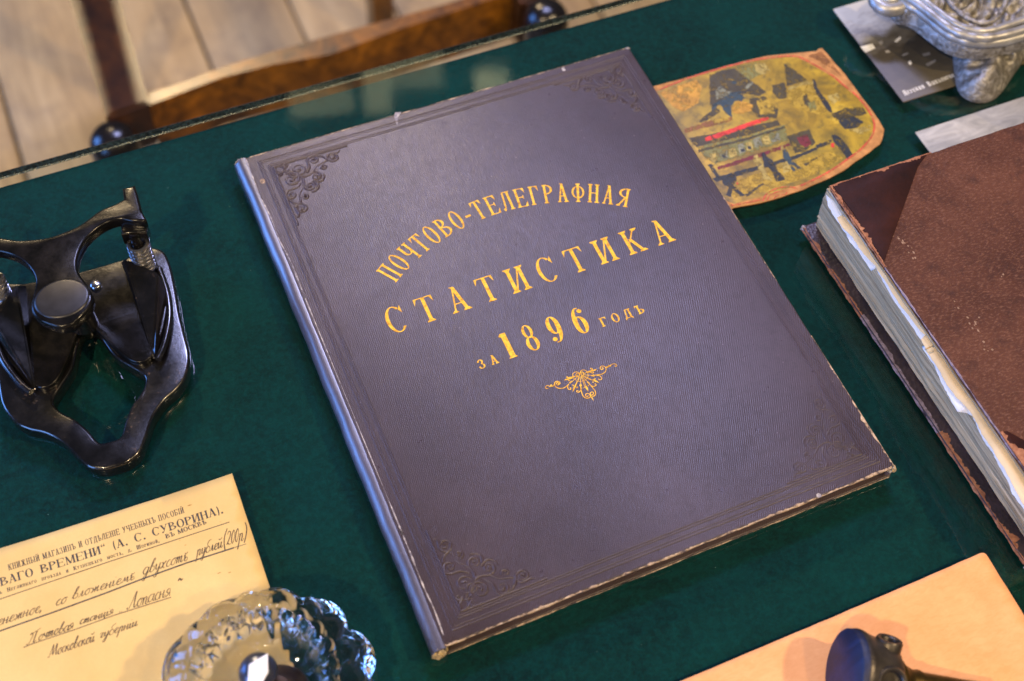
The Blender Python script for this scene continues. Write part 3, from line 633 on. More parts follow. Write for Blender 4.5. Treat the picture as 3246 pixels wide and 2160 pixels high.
def tuft(name, c, r, seed, parent, mat, fibres=10):
    """a burst, frayed corner"""
    rd = random.Random(seed); bm = bmesh.new(); bmesh.ops.create_icosphere(bm, subdivisions=3, radius=1.0)
    for v in bm.verts:
        k = 1 + .35 * math.sin(v.co.x * 5 + seed) * math.sin(v.co.y * 6) + rd.uniform(-.18, .18)
        v.co = Vector((v.co.x * r[0] * k, v.co.y * r[1] * k, v.co.z * r[2] * k)) * MM + Vector(c) * MM
    me = bpy.data.meshes.new(name); bm.to_mesh(me); bm.free(); vs = [tuple(v.co / MM) for v in me.vertices]; fs = [tuple(p.vertices) for p in me.polygons]; bpy.data.meshes.remove(me)
    for i in range(fibres):
        a = rd.uniform(0, 6.28); L = rd.uniform(.8, 2.4); e = rd.uniform(-.3, .6)
        p = [(c[0] + r[0] * .6 * math.cos(a) * (1 + t * L / r[0]) + rd.uniform(-.3, .3), c[1] + r[1] * .6 * math.sin(a) * (1 + t * L / r[1]), max(.3, c[2] + e * r[2] + t * rd.uniform(-1, .6))) for t in (0, .5, 1)]
        tube_geo(p, [.22, .16, .06], 5, vs=vs, fs=fs)
    return raw(name, vs, fs, mat, parent)
tuft('frayed_corner', (-3.6, -329.6, 5.5), (3.6, 1.8, 5.0), 3, bk, M['fray'], 16)
tuft('frayed_corner', (259.0, -329.0, 9.0), (2.0, 1.6, 3.2), 5, bk, M['fray'], 14)
tuft('frayed_corner', (-4.0, 0.3, 9.0), (3.0, 1.2, 2.6), 9, bk, M['rub_spine'], 8)
tuft('frayed_corner', (258.8, -0.6, 11.4), (1.5, .9, .9), 13, bk, M['rub_spine'], 6)
# nick and pale rub on the top edge
flat_polys('edge_nick', [[(94.7, -5.2), (95.3, -1.3), (97.1, 1.7), (99.1, 0.8), (100.8, 1.1), (98.8, -1.5), (96.8, -3.1), (95.5, -7.9), (94.2, -8.0)]], 12.16, M['rub_spine'], fc)
flat_polys('edge_nick', [[(210.6, -1.5), (212.5, -0.9), (212.3, -4.1), (210.5, -4.2)]], 12.16, M['rub_spine'], fc)
flat_polys('pale_spot', [[(211.7, -327.5), (213.0, -327.2), (213.9, -328.4), (213.6, -329.7), (211.9, -329.9), (211.0, -328.9)]], 12.16, M['rub_spine'], fc)
# blind-stamped frame and corner scrolls
def ring_tube(ins, r, z=11.98):
    q = rrect(ins, -329 + ins * 1.0, 260 - ins, -ins, 0.8); vs, fs = tube_geo([(x, y, z) for x, y in q], r, 6, 0.62, closed=True); return vs, fs
vs, fs = [], []
for ins, r in ((5.6, .60), (7.2, .42), (10.2, .48), (11.5, .52)):
    v2, f2 = ring_tube(ins, r); o = len(vs); vs += v2; fs += [tuple(i + o for i in f) for f in f2]
autosmooth(raw('stamped_frame', vs, fs, M['cloth'], fc), 60)
def corner_curves():
    L = []
    half = [spiral(26, 20, 5.4, 1.7, R(200), -1), spiral(37.0, 16.6, 3.9, 1.5, R(170), 1), spiral(49, 18.6, 3.4, 1.5, R(150), -1), spiral(34.5, 29.0, 3.6, 1.5, R(240), 1), spiral(20.5, 14.6, 1.9, 1.2, R(90), 1), spiral(41.5, 23.4, 2.2, 1.2, R(180), -1),
            spline([(13.2, 13.2, 0), (16.5, 13.6, 0), (18.5, 16.0, 0), (17.6, 18.4, 0), (19.5, 20.5, 0)], 5), spline([(22, 22, 0), (27, 26.4, 0), (33, 25.6, 0), (38, 21.5, 0), (44, 19.8, 0), (47, 15.8, 0), (52.5, 16, 0), (54.5, 14.6, 0)], 5),
            spline([(30.5, 24.5, 0), (33, 20.8, 0), (33.2, 17, 0)], 5), spline([(31.2, 32, 0), (36, 33.6, 0), (39, 31.4, 0), (39.4, 28.4, 0)], 5), [(13, 13), (24, 12.8), (46, 12.8), (60, 12.9)], spline([(40, 14, 0), (43.5, 16, 0), (45.8, 20.6, 0)], 5)]
    for c in half: L.append([(p[0], p[1]) for p in c]); L.append([(p[1], p[0]) for p in c])
    L.append([(p[0], p[1]) for p in spiral(22.5, 22.5, 2.6, 1.0, 0.8, 1, 0.9)])
    return L
CC = corner_curves()
for k, (sx, sy, amp) in enumerate(((1, 1, 1.0), (-1, 1, .85), (1, -1, .85), (-1, -1, .6))):
    vs, fs = [], []
    for c in CC:
        P_ = [((p[0] if sx > 0 else 260 - p[0]), (-p[1] if sy > 0 else -329 + p[1]), 11.97) for p in c]
        tube_geo(P_, [amp * (0.8 + .2 * math.sin(i * .3)) for i in range(len(P_))], 6, 0.8, vs=vs, fs=fs)
    autosmooth(raw('stamped_corner', vs, fs, M['cloth'], fc), 70)
# gold lettering
strip_mesh('gold_lettering', arc_text('ПОЧТОВО-ТЕЛЕГРАФНАЯ', 127, -221, 126.2, 126.3, 54.0, 14.0, .50, .100, .040, .050), 12.10, M['gold'], fc)
strip_mesh('gold_lettering', set_text('СТАТИСТИКА', 37.4, 218.0, -151.4, 17.2, .70, .122, .036, .08), 12.10, M['gold'], fc)
strip_mesh('gold_lettering', set_text('1896', 93.0, 144.2, -190.5, 17.0, .50, .165, .035, .05), 12.10, M['gold'], fc)
strip_mesh('gold_lettering', set_text('ЗА', 75.2, 87.0, -190.6, 5.9, .80, .17, .07, .08), 12.10, M['gold'], fc)
strip_mesh('gold_lettering', set_text('ГОДЪ', 150.6, 178.0, -190.7, 6.0, .80, .17, .07, .08), 12.10, M['gold'], fc)
# gold tailpiece
EM = [(14, [(105.5, -215.7), (104.7, -215.6), (104.2, -214.8), (104.5, -214.2), (105.6, -213.9), (106.5, -214.4), (106.8, -215.2), (107.9, -214.1), (107.8, -215.5), (108.7, -214.9), (108.3, -215.6), (109.6, -214.7)]), (18, [(110.6, -215.1), (111.1, -214.4), (111.8, -214.3), (112.1, -215.1), (111.5, -215.8), (110.9, -215.5)]), (17, [(112.2, -215.7), (112.9, -215.0), (112.6, -214.0), (111.7, -213.4), (110.5, -213.6), (109.7, -214.7), (109.7, -216.2), (110.5, -217.5), (112.1, -218.4), (113.9, -218.6), (115.9, -218.1), (117.2, -217.4)]), (16, [(116.3, -218.2), (115.6, -219.3), (115.7, -220.5), (116.6, -220.9), (117.1, -220.3), (116.7, -219.8)]), (14, [(122.8, -214.6), (124.1, -214.9), (125.1, -214.4), (125.0, -213.2), (124.0, -213.0), (123.2, -213.6), (123.5, -214.4), (124.1, -214.0)]), (12, [(121.4, -213.7), (121.9, -212.4), (123.2, -211.8), (124.5, -212.1), (125.4, -213.0), (125.7, -214.2)]), (14, [(125.8, -215.1), (127.0, -215.3), (127.8, -214.3), (127.4, -213.3), (126.3, -213.2), (125.8, -213.9), (126.3, -214.4), (126.9, -214.0)]), (12, [(125.9, -213.4), (126.9, -212.3), (128.4, -212.2), (129.5, -213.1), (129.7, -214.4)]), (14, [(122.7, -214.2), (120.9, -214.0), (119.3, -213.7), (118.0, -213.4), (117.9, -212.8), (118.5, -212.9)]), (12, [(122.5, -214.3), (120.6, -214.7), (118.9, -214.8)]), (14, [(118.0, -215.0), (118.1, -215.6), (118.7, -215.6)]), (9, [(123.3, -215.2), (121.6, -215.9), (119.7, -216.6)]), (22, [(119.6, -216.3), (119.1, -216.8), (118.5, -216.6), (117.8, -217.3)]), (9, [(124.4, -215.1), (122.7, -217.1)]), (9, [(124.6, -215.3), (122.7, -217.7)]), (9, [(124.9, -215.6), (124.1, -217.7), (123.3, -219.9)]), (9, [(125.5, -215.2), (125.2, -218.1), (124.8, -221.3), (124.2, -222.7), (123.4, -222.7)]), (9, [(125.9, -215.2), (125.8, -218.4), (125.4, -222.1)]), (9, [(126.3, -215.3), (126.7, -217.9), (127.6, -220.2)]), (9, [(126.7, -215.4), (128.0, -217.9), (130.1, -219.8)]), (9, [(126.6, -215.7), (128.1, -217.1), (130.4, -220.2)]), (9, [(127.3, -215.2), (129.3, -216.2), (131.5, -217.2)]), (9, [(127.8, -214.5), (130.6, -214.5), (133.4, -214.8)]), (10, [(129.7, -214.1), (131.7, -214.2), (133.2, -214.2)]), (8, [(121.1, -214.9), (121.7, -216.2), (122.5, -217.6), (123.9, -218.3), (125.7, -218.5), (127.4, -218.2), (128.8, -217.4), (129.6, -216.0), (129.8, -214.9)]), (15, [(118.7, -219.2), (119.0, -219.5), (119.2, -218.9), (118.7, -218.9)]), (15, [(120.1, -220.3), (120.1, -221.2), (120.7, -221.3), (121.0, -220.7)]), (16, [(119.6, -222.8), (119.2, -223.4), (119.8, -224.1), (121.0, -223.9), (122.2, -222.5), (122.9, -220.5)]), (13, [(119.8, -222.8), (120.3, -223.4)]), (22, [(123.3, -219.9), (122.6, -221.2)]), (30, [(122.3, -220.4), (123.5, -220.9)]), (16, [(122.5, -222.0), (121.7, -224.4), (121.3, -227.0), (122.1, -228.9), (123.6, -229.5), (124.9, -229.1), (125.1, -227.7), (124.4, -226.7), (123.2, -226.8), (122.7, -227.7), (123.4, -228.4), (124.2, -228.0)]), (22, [(127.1, -220.0), (127.8, -220.8), (127.5, -221.5)]), (14, [(127.7, -221.6), (128.6, -223.5), (129.8, -224.0), (130.9, -223.7), (131.0, -222.9), (130.4, -222.8)]), (15, [(127.9, -222.3), (128.6, -225.0), (128.8, -227.2), (128.1, -228.9), (126.7, -229.5), (125.7, -228.9), (125.5, -227.7), (126.2, -226.8), (127.2, -226.9), (127.5, -227.8), (126.8, -228.4), (126.2, -228.0)]), (15, [(126.4, -222.6), (127.0, -222.4), (126.8, -222.1)]), (14, [(129.8, -221.5), (130.3, -221.3), (130.1, -220.9)]), (14, [(131.2, -219.7), (131.9, -220.1), (132.3, -219.7), (131.9, -219.4)]), (24, [(131.0, -217.2), (132.7, -217.8)]), (26, [(132.4, -217.0), (132.0, -218.2)]), (14, [(132.8, -217.7), (134.8, -218.1), (137.1, -218.5), (139.2, -217.9), (140.5, -216.5), (140.6, -215.0), (139.5, -213.9), (138.2, -214.0), (137.6, -214.9), (137.9, -215.7), (138.9, -215.7), (139.2, -215.0), (138.6, -214.8)]), (13, [(133.8, -218.1), (135.3, -219.1), (135.8, -220.7), (135.0, -221.5), (134.1, -221.3), (133.9, -220.5)]), (14, [(132.7, -213.6), (133.1, -213.9), (133.4, -213.2), (132.6, -212.8), (132.3, -213.2)]), (12, [(129.8, -214.5), (131.3, -215.0), (132.3, -216.0), (133.2, -215.8), (132.7, -215.3)]), (12, [(140.9, -215.8), (141.8, -215.1), (141.7, -216.0), (142.9, -214.6), (142.5, -215.7), (143.6, -215.0), (143.4, -215.8), (144.5, -214.9), (146.0, -215.0), (147.0, -215.7), (147.1, -216.6), (146.3, -216.9), (145.9, -216.4)])]
ED = [[(115.6, -214.3), (116.6, -213.9), (120.8, -214.2), (121.2, -214.6), (117.6, -214.8)], [(117.0, -222.8), (118.2, -220.8), (119.9, -219.3), (122.1, -217.4), (122.4, -217.8), (119.7, -220.6), (118.3, -222.0)], [(125.1, -225.9), (124.7, -223.2), (124.9, -222.1), (125.7, -222.0), (125.9, -223.9)], [(133.3, -223.0), (131.6, -221.8), (130.2, -219.8), (131.0, -219.8), (132.2, -220.9)], [(135.8, -214.5), (134.8, -215.0), (132.4, -214.9), (129.7, -214.7), (132.2, -214.1)], [(125.3, -232.4), (125.2, -230.7), (124.8, -229.4), (125.5, -229.3), (125.8, -230.5)]]
px_mm = 1 / 7.857 * 0.185
st = [ribbon(spline([(p[0], p[1], 0) for p in c], 4), wv * px_mm * 1.25) for wv, c in EM] + [[c] for c in ED]
strip_mesh('gold_tailpiece', st, 12.10, M['gold'], fc)
# small rivet-like stain by the joint
flat_polys('paste_stain', [[(3.6 + 1.6 * math.cos(a), -21 + 1.9 * math.sin(a)) for a in [k * .42 for k in range(15)]]], 12.09, M['rub'], fc)


# ------------------------------------------------------------------ black cast-iron hole punch
b = NB('black_japanned_iron'); n = b.noise(70, 5, 0.65); n2 = b.noise(330, 4, 0.7)
chip = b.ramp(n2, [(0.60, 0.0), (0.70, 1.0)]); chip = b.math('MULTIPLY', chip, b.ramp(n, [(0.48, 0.0), (0.62, 1.0)]))
b.set(Base_Color=b.mix(chip, b.ramp(n, [(0.3, (0.003, 0.003, 0.004)), (0.7, (0.008, 0.007, 0.007))]), (0.10, 0.065, 0.045)), Roughness=b.ramp(n, [(0.3, 0.14), (0.75, 0.32)]), Specular_IOR_Level=0.6, Coat_Weight=0.5, Coat_Roughness=0.08).bump(n2, 0.12, 0.0005)
M['iron'] = b.m
b = NB('worn_black_iron'); n = b.noise(90, 5, 0.65); n2 = b.noise(420, 4, 0.7)
b.set(Base_Color=b.ramp(n, [(0.35, (0.003, 0.003, 0.003)), (0.60, (0.007, 0.006, 0.006)), (0.70, (0.009, 0.008, 0.007)), (0.76, (0.06, 0.045, 0.035))]), Roughness=b.ramp(n, [(0.3, 0.16), (0.7, 0.28)]), Specular_IOR_Level=0.3).bump(n2, 0.12, 0.0005); M['iron_dull'] = b.m
b = NB('spring_steel'); b.set(Base_Color=(0.42, 0.42, 0.44), Metallic=0.95, Roughness=0.24); M['spring'] = b.m
PO = (-120.2, -112.6); PV = (0.07, 0.99755); PU = (PV[1], -PV[0])
def pw(u, v): return (PO[0] + u * PU[0] + v * PV[0], PO[1] + u * PU[1] + v * PV[1])
def sym(half):
    """half outline on the right of the axis -> the whole closed outline"""
    h = [(max(u, 2.5), v) for u, v in half]; l = [(-u, v) for u, v in h[::-1]]
    return [pw(*p) for p in h + l]
LU = 3.8
def lsym(half):
    h = [(max(u, 2.5), v) for u, v in half]
    return [pw(u - LU, v) for u, v in h + [(-u, v) for u, v in h[::-1]]]
pn = thing('hole_punch', 'black cast iron paper punch with a coil spring on green felt at left', 'hole punch', (PO[0], PO[1], 0))
bo = [(0.1, -59.0), (6.7, -58.3), (12.9, -54.9), (18.2, -46.4), (23.2, -37.0), (30.9, -28.9), (38.6, -24.1), (44.9, -17.3), (49.1, -5.6), (49.4, 8.3), (49.6, 23.9), (50.8, 42.6), (50.9, 59.0), (48.4, 68.9), (40.3, 72.9), (27.8, 69.2), (15.9, 68.1), (5.3, 67.2)]
ho = [(2.2, -45.5), (6.1, -43.9), (9.7, -35.9), (15.1, -27.2), (21.8, -20.0), (24.4, -14.1), (23.4, -9.8), (18.9, -4.2), (11.6, 5.0), (7.4, 16.1), (4.8, 23.9), (1.9, 26.9)]
def sm2(h, n=4): return [(p[0], p[1]) for p in spline([(u, v, 0) for u, v in h], n)]
bo = [(u * 1.03, v * (1.04 if v < 0 else 1.0)) for u, v in bo]; bo[0] = (max(bo[0][0], 3), bo[0][1]); ho[0] = (max(2.5, ho[0][0]), ho[0][1]); ho[-1] = (2.5, ho[-1][1]); bo[-1] = (3.0, bo[-1][1])
plate('base', sym(sm2(bo)), [sym(sm2(ho))], 0.2, 11, 1.7, M['iron'], pn, 3, 50)
dk = [(5.7, 23.8), (11.3, 10.8), (20.0, -2.9), (27.9, -5.5), (34.1, 0.9), (41.2, 13.9), (46.0, 29.6), (47.8, 46.7), (45.3, 57.8), (38.3, 64.5), (27.9, 65.0), (16.1, 64.3), (5.7, 63.7)]
dk[0] = (5, dk[0][1]); dk[-1] = (3, dk[-1][1])
plate('deck', sym(sm2(dk, 3)), [], 10.5, 15.5, 0.9, M['iron_dull'], pn, 3, 50)
for s in (1, -1):
    q = lambda pts: [(*pw(s * u, v), z) for (u, v), z in pts]
    A_, B_, T_, Al, Bl = ((29.6, 56.9), (45.7, 41.6), (31.7, -3.9), (26.2, 65.3), (48.3, 34.7))
    W1, W2 = ((29.9, 20.3), (38.6, 0.8))
    vs = q([(A_, 27), (B_, 27), (T_, 16), (Al, 14), (Bl, 14), (W1, 14), (W2, 14), ((A_[0], A_[1] + 2), 14), ((B_[0], B_[1] + 2), 14), ((T_[0] - .5, T_[1] - 3), 14)])
    o = raw('spring_post', vs, [(0, 1, 2), (0, 2, 5, 3), (2, 1, 4, 6), (2, 9, 5), (2, 6, 9), (0, 3, 7), (1, 8, 4), (0, 7, 8, 1), (3, 5, 9, 6, 4, 8, 7)], M['iron'], pn)
    bm = bmesh.new(); bm.from_mesh(o.data); bmesh.ops.bevel(bm, geom=bm.edges[:], offset=0.0009, segments=2, affect='EDGES'); bm.to_mesh(o.data); bm.free(); autosmooth(o, 45)
    cr = [(46.1, 52.4), (47.2, 34.3), (45.1, 17.8), (38.9, 1.4), (33.9, -6.6)]
    tube('side_web', [(*pw(s * u, v), 15.6) for u, v in sm2(cr, 5)], 2.0, M['iron'], pn, 8)
    su, sv = 39.3, 55.2
    pts = []
    for i in range(7 * 14 + 1):
        a = 2 * math.pi * i / 14; x, y = pw(s * su, sv); pts.append((x + 5.4 * math.cos(a), y + 5.4 * math.sin(a), 16.2 + 24.0 * i / 98))
    tube('spring', pts, 1.25, M['spring'], pn, 7)
    x, y = pw(s * su, sv); lathe('guide_pin', [(3.2, 13), (3.2, 50.5)], (x, y, 0), M['iron_dull'], pn, 20)
    plate('lever_lug', [pw(s * a - (0 if s > 0 else 2 * LU), b_) for a, b_ in ((32.5, 55.5), (45.8, 52.5), (47.5, 58), (45, 68), (34, 68))], [], 40.2, 51, 1.6, M['iron'], pn, 2)
lv = [(-3.1, 1.2), (4.6, 4.0), (9.5, 8.9), (11.8, 15.5), (9.9, 23.8), (7.5, 31.2), (7.5, 38.1), (10.6, 46.3), (16.1, 53.5), (24.7, 59.0), (33.3, 60.3), (39.9, 57.0), (46.1, 54.6), (47.7, 56.2), (46.5, 61.7), (46.4, 75.0), (46.0, 80.8), (39.2, 80.8), (38.6, 73.0), (33.5, 71.1), (25.5, 69.4), (18.2, 65.3), (11.0, 61.8), (4.1, 59.6)]
lv[0] = (3, lv[0][1] - 1); lv = lv[:-1] + [(3, lv[-2][1] - 2.5)]
lv = [(u + LU, v) for u, v in lv]; lv[0] = (3, lv[0][1]); lv[-1] = (3, lv[-1][1])
plate('lever', lsym(lv[:1] + sm2(lv[1:12], 4) + lv[12:18] + sm2(lv[18:], 4)), [], 50, 58, 1.5, M['iron_dull'], pn, 3, 45)
padm = plain('satin_black_iron', (0.020, 0.020, 0.022), .34, .3, .5, .3, 200)
plate('thumb_pad', [pw(-3.4 + 14.6 * math.cos(a), 17.5 + 12.5 * math.sin(a)) for a in [i * math.pi / 20 for i in range(40)]], [], 49.2, 58.7, 2.0, padm, pn, 4, 60)
u, v = (10.4, 51.6)
for s in (1, -1):
    x, y = pw(s * u, v); lathe('screw', [(0, 17.6), (2.4, 17.5), (3.1, 16.8), (3.1, 15)], (x, y, 0), M['spring'], pn, 20)
x, y = pw(0, 28.6)
lathe('plunger', [(7.5, 15), (7.5, 51)], (x, y, 0), M['iron'], pn, 28)

# ------------------------------------------------------------------ yellow receipt with printed heading and handwriting
b = NB('yellowed_paper'); n = b.noise(18, 5, 0.6); n2 = b.noise(900, 3); n3 = b.noise(55, 4)
c = b.ramp(n, [(0.3, (0.60, 0.41, 0.14)), (0.7, (0.70, 0.52, 0.21))]); c = b.mix(b.ramp(b.noise(120, 2), [(0.73, 0.0), (0.78, 0.5)]), c, (0.40, 0.22, 0.07)); c = b.mix(b.ramp(n2, [(0.3, 0.18), (0.7, 0.0)]), c, (0.5, 0.34, 0.15))
b.set(Base_Color=c, Roughness=0.8, Specular_IOR_Level=0.25).bump(n2, 0.2, 0.0002); M['letter'] = b.m
b = NB('printing_ink'); b.set(Base_Color=b.ramp(b.noise(700, 3), [(0.35, (0.012, 0.014, 0.018)), (0.75, (0.07, 0.065, 0.06))]), Roughness=0.7); M['ink'] = b.m
b = NB('writing_ink'); b.set(Base_Color=b.ramp(b.noise(120, 3), [(0.35, (0.02, 0.016, 0.012)), (0.75, (0.16, 0.10, 0.045))]), Roughness=0.7); M['hand'] = b.m
lt = thing('receipt_letter', 'yellowed printed receipt with handwriting, under the glass inkwell', 'letter', (-160, -290, 0))
tl = [(-69.4, -196.0), (-190.8, -191.7)]; (rx, ry), (lx, ly) = tl
sl_ = (ry - ly) / (rx - lx)
out = [(rx, ry), (rx - 0.8, -258), (rx - 2.2, -372), (-262, -370), (-259, ry + sl_ * (-259 - rx))]
def curl_l(x, y): 
    k = max(0.0, 1 - math.hypot(x - rx, y - ry) / 60.0)
    return 2.2 * k * k + .18 * (1 + math.sin(x * .07 + y * .045)) * min(1, max(0, (y + 300) / 40.0))
def lift(o, fn):
    b0 = base_of(o.parent)
    for v in o.data.vertices: v.co.z += fn((v.co.x + b0.x) / MM, (v.co.y + b0.y) / MM) * MM
pp = relief('sheet', wob(out, .08, 21, 12), lambda x, y, d: .42 + curl_l(x, y), 5.0, M['letter'], lt, 0, False)
_m = pp.modifiers.new('thickness', 'SOLIDIFY'); _m.thickness = .0002; _m.offset = -1
ZL = 0.45
def line2(txt, o0, o1, hgt, W, S, h, sf, **k):
    d = math.atan2(o1[1] - o0[1], o1[0] - o0[0]); L = math.hypot(o1[0] - o0[0], o1[1] - o0[1])
    return set_text(txt, o0[0], o0[0] + L, o0[1], hgt, W, S, h, sf, ang=d, **k)
t0, t1 = ((-189.2, -205.3), (-98.8, -207.9))
strip_mesh('printed_line', line2('КНИЖНЫЙ МАГАЗИНЪ И ОТДѢЛЕНІЕ УЧЕБНЫХЪ ПОСОБІЙ', t0, t1, 3.4, .56, .12, .06, .06), ZL, M['ink'], pp)
t0, t1 = ((-194.6, -212.2), (-80.1, -215.7))
strip_mesh('printed_line', line2('ВАГО ВРЕМЕНИ“ (А. С. СУВОРИНА).', t0, t1, 4.6, .88, .19, .05, .07, space=.75), ZL, M['ink'], pp)
t0, t1 = ((-195.9, -216.3), (-115.1, -218.8))
strip_mesh('printed_line', line2('ъ Неглиннаго проѣзда и Кузнецкаго моста, д. Шориной,', t0, t1, 2.2, .75, .20, .09, .06, space=1.2, lower=.74), ZL, M['ink'], pp)
t0, t1 = ((-111.6, -218.3), (-89.8, -218.2))
strip_mesh('printed_line', line2('ВЪ МОСКВѢ', t0, t1, 2.5, .95, .22, .09, .08), ZL, M['ink'], pp)
RU = [(0.42, [(-198.6, -218.8), (-169.0, -219.1), (-141.1, -219.5), (-108.1, -220.7), (-78.9, -221.7)]), (0.75, [(-202.0, -235.1), (-173.5, -235.5), (-146.6, -235.3), (-128.7, -234.9), (-105.3, -235.1), (-80.9, -236.2)]), (0.3, [(-80.9, -236.2), (-74.4, -236.5)]), (0.4, [(-190.9, -247.8), (-186.7, -247.6), (-165.1, -248.3), (-146.0, -248.3), (-117.6, -249.8)])]
strip_mesh('ruled_line', [ribbon(p, wv) for wv, p in RU], ZL + .06, M['ink'], pp)
HW = [('денежное,', [(-203.6, -232.1), (-178.2, -232.7)], 3.2), ('со', [(-171.9, -232.5), (-166.6, -233.0)], 3.2), ('вложеніемъ', [(-163.6, -232.3), (-132.1, -233.4)], 3.0), ('двухсотъ', [(-127.8, -232.8), (-104.5, -233.8)], 3.6), ('рублей', [(-99.7, -233.3), (-86.1, -233.8)], 3.4), ('(200р)', [(-85.7, -233.0), (-73.7, -234.3)], 4.6), ('Почтовая', [(-188.5, -246.9), (-166.4, -247.4)], 2.8), ('станція', [(-163.2, -246.6), (-146.5, -247.4)], 2.4), ('"', [(-144.1, -248.4), (-142.2, -248.5)], 2.4), ('Лопасня', [(-138.9, -247.8), (-117.8, -248.8)], 4.0), ('Московской', [(-180.7, -257.2), (-158.3, -257.9)], 3.0), ('губерніи', [(-155.9, -257.2), (-136.9, -257.8)], 2.6)]
st = []
for i, (tx, (a_, b_), xh) in enumerate(HW): st += hand_text(tx, a_, b_, xh * .92, .50, i + 3)
st.append(ribbon(spline([(*p, 0) for p in [(-112.2, -242.8), (-110.9, -241.9), (-110.5, -242.9), (-109.4, -242.5)]], 4), [.3, .5, .7, .8, .8, .8, .8, .9, .9, .7, .5, .4, .3]))
strip_mesh('handwriting', st, ZL + .02, M['hand'], pp, .003)
spn = []
rd = random.Random(2)
for (x, y), r in zip([(-95.3, -204.8), (-91.8, -246.5), (-86.7, -248.3), (-103.3, -225.4), (-83.2, -219.8), (-105.3, -221.8)], (.9, .8, .6, .4, .3, .3)):
    spn.append([(x + r * rd.uniform(.6, 1.1) * math.cos(k * .785) * 1.5, y + r * .5 * rd.uniform(.6, 1.1) * math.sin(k * .785)) for k in range(8)])
sm3 = plain('brown_spot', (0.36, 0.20, 0.05), .8)
for q in spn: flat_polys('paper_spot', [q], ZL, sm3, pp)

for o in pp.children: lift(o, curl_l)

# ------------------------------------------------------------------ cut-glass inkwell
b = NB('cut_glass'); b.set(Base_Color=(0.97, 0.985, 0.99), Roughness=0.015, IOR=1.5, Transmission_Weight=1.0); M['crystal'] = b.m
IC = (-88, -320)
iw = thing('glass_inkwell', 'round clear cut glass inkwell with scalloped petals on the yellow receipt', 'inkwell', (IC[0], IC[1], 0.6))
prof = [(0, 1.0), (20, 1.0), (38, .8), (46, 1.2), (50.5, 3), (53.5, 6.5), (54.6, 10), (54.2, 13.5), (52, 17), (48.5, 19.4), (46, 20.6), (45.2, 21.6), (46.2, 23), (47.6, 26), (47.4, 29.5), (45.4, 33), (42, 36), (38.6, 37.8), (36.8, 38.6), (36.0, 40), (35.8, 43), (35.2, 46), (33.6, 48), (31.6, 48.6), (29.8, 48), (28.6, 46), (28.0, 42), (27.6, 36), (27, 30), (25.4, 25), (22, 22), (16, 20.4), (8, 20), (0, 20)]
def petals(r, z, a, i):
    if 3 <= i <= 11: k = abs(math.sin(a * 5.5 + z * .10)) ** .5; return r * (0.84 + .16 * k)
    if 12 <= i <= 18: k = abs(math.sin(a * 9 + .9 + z * .12)) ** .5; return r * (0.86 + .14 * k)
    if 19 <= i <= 22: return r * (1 + .03 * math.sin(a * 22))
    if 24 <= i <= 32: return r * (1 + .045 * math.sin(i * 2.4) + .03 * math.sin(a * 22))
    return r
lathe('glass_body', prof, (IC[0], IC[1], 0.0), M['crystal'], iw, 240, petals)
stp = thing('pen_rest', 'dark bronze knob with a white tag inside the inkwell cup', 'stopper', (IC[0] + 4, IC[1] - 4, 20))
b = NB('dark_bronze'); n = b.noise(120, 4); b.set(Base_Color=b.ramp(n, [(0.3, (0.03, 0.018, 0.012)), (0.7, (0.10, 0.065, 0.04))]), Metallic=.7, Roughness=.38).bump(n, .2, .0006); M['bronze'] = b.m
lathe('bronze_base', [(0, 20.3), (15, 20.3), (16.5, 22), (15.5, 25), (11, 28), (8.5, 30), (8, 33), (0, 33.5)], (IC[0] + 4, IC[1] - 6, 0), M['bronze'], stp, 40)
lathe('bronze_knob', [(0, 33), (5, 33.4), (8, 36), (9, 39.5), (8.0, 43), (5, 45.4), (0, 46)], (IC[0] + 0, IC[1] + 4, 0), plain('grey_metal', (0.10, 0.11, 0.15), .28, .8), stp, 40)
tg = [(-90.7, -315.0), (-81.3, -313.2), (-83.8, -321.5), (-87.2, -324.8), (-93.0, -326.4), (-94.0, -323.5)]
plate('white_tag', tg, [], 49.4, 50.0, .1, plain('white_card', (0.8, 0.82, 0.85), .6), stp, 1)
tube('tag_stem', [(tg[4][0] + 2, tg[4][1] + 4, 30), (tg[4][0] + 3, tg[4][1] + 5, 49.3)], .8, M['bronze'], stp, 8)

# ------------------------------------------------------------------ old colour print of a station
b = NB('colour_print'); n = b.noise(42, 6, 0.65, dist=.8); n2 = b.noise(150, 5, .7); n3 = b.noise(14, 4)
c = b.ramp(n, [(0.25, (0.085, 0.060, 0.005)), (0.45, (0.25, 0.165, 0.007)), (0.62, (0.46, 0.31, 0.014)), (0.8, (0.50, 0.39, 0.06))])
c = b.mix(b.ramp(n3, [(0.48, 0.0), (0.68, 0.5)]), c, (0.17, 0.15, 0.018)); c = b.mix(b.ramp(n2, [(0.32, 0.85), (0.5, 0.0)]), c, (0.10, 0.08, 0.012))
b.set(Base_Color=c, Roughness=0.35, Specular_IOR_Level=0.4); M['print'] = b.m
def pr(name, col, var=.3, sc=130):
    solid = name in ('print_olive', 'print_dark', 'print_red', 'print_maroon', 'print_blue')
    b = NB(name); n = b.noise(sc, 5); k = sum(map(ord, name)) % 50
    mp = b.co((1, 1, 1)); mp.node.inputs['Location'].default_value = (k * .1, 0, 0)
    b.set(Base_Color=b.ramp(n, [(0.3, tuple(c * (1 - var) for c in col)), (0.7, tuple(min(1, c * (1 + var)) for c in col))]), Roughness=.45, Specular_IOR_Level=.4,
          Alpha=b.ramp(b.noise(210, 5, .7, mp, dist=1.0), [(0.34, 0.0), (0.50, 1.0)] if solid else [(0.38, 0.0), (0.54, 0.95)]))
    return b.m
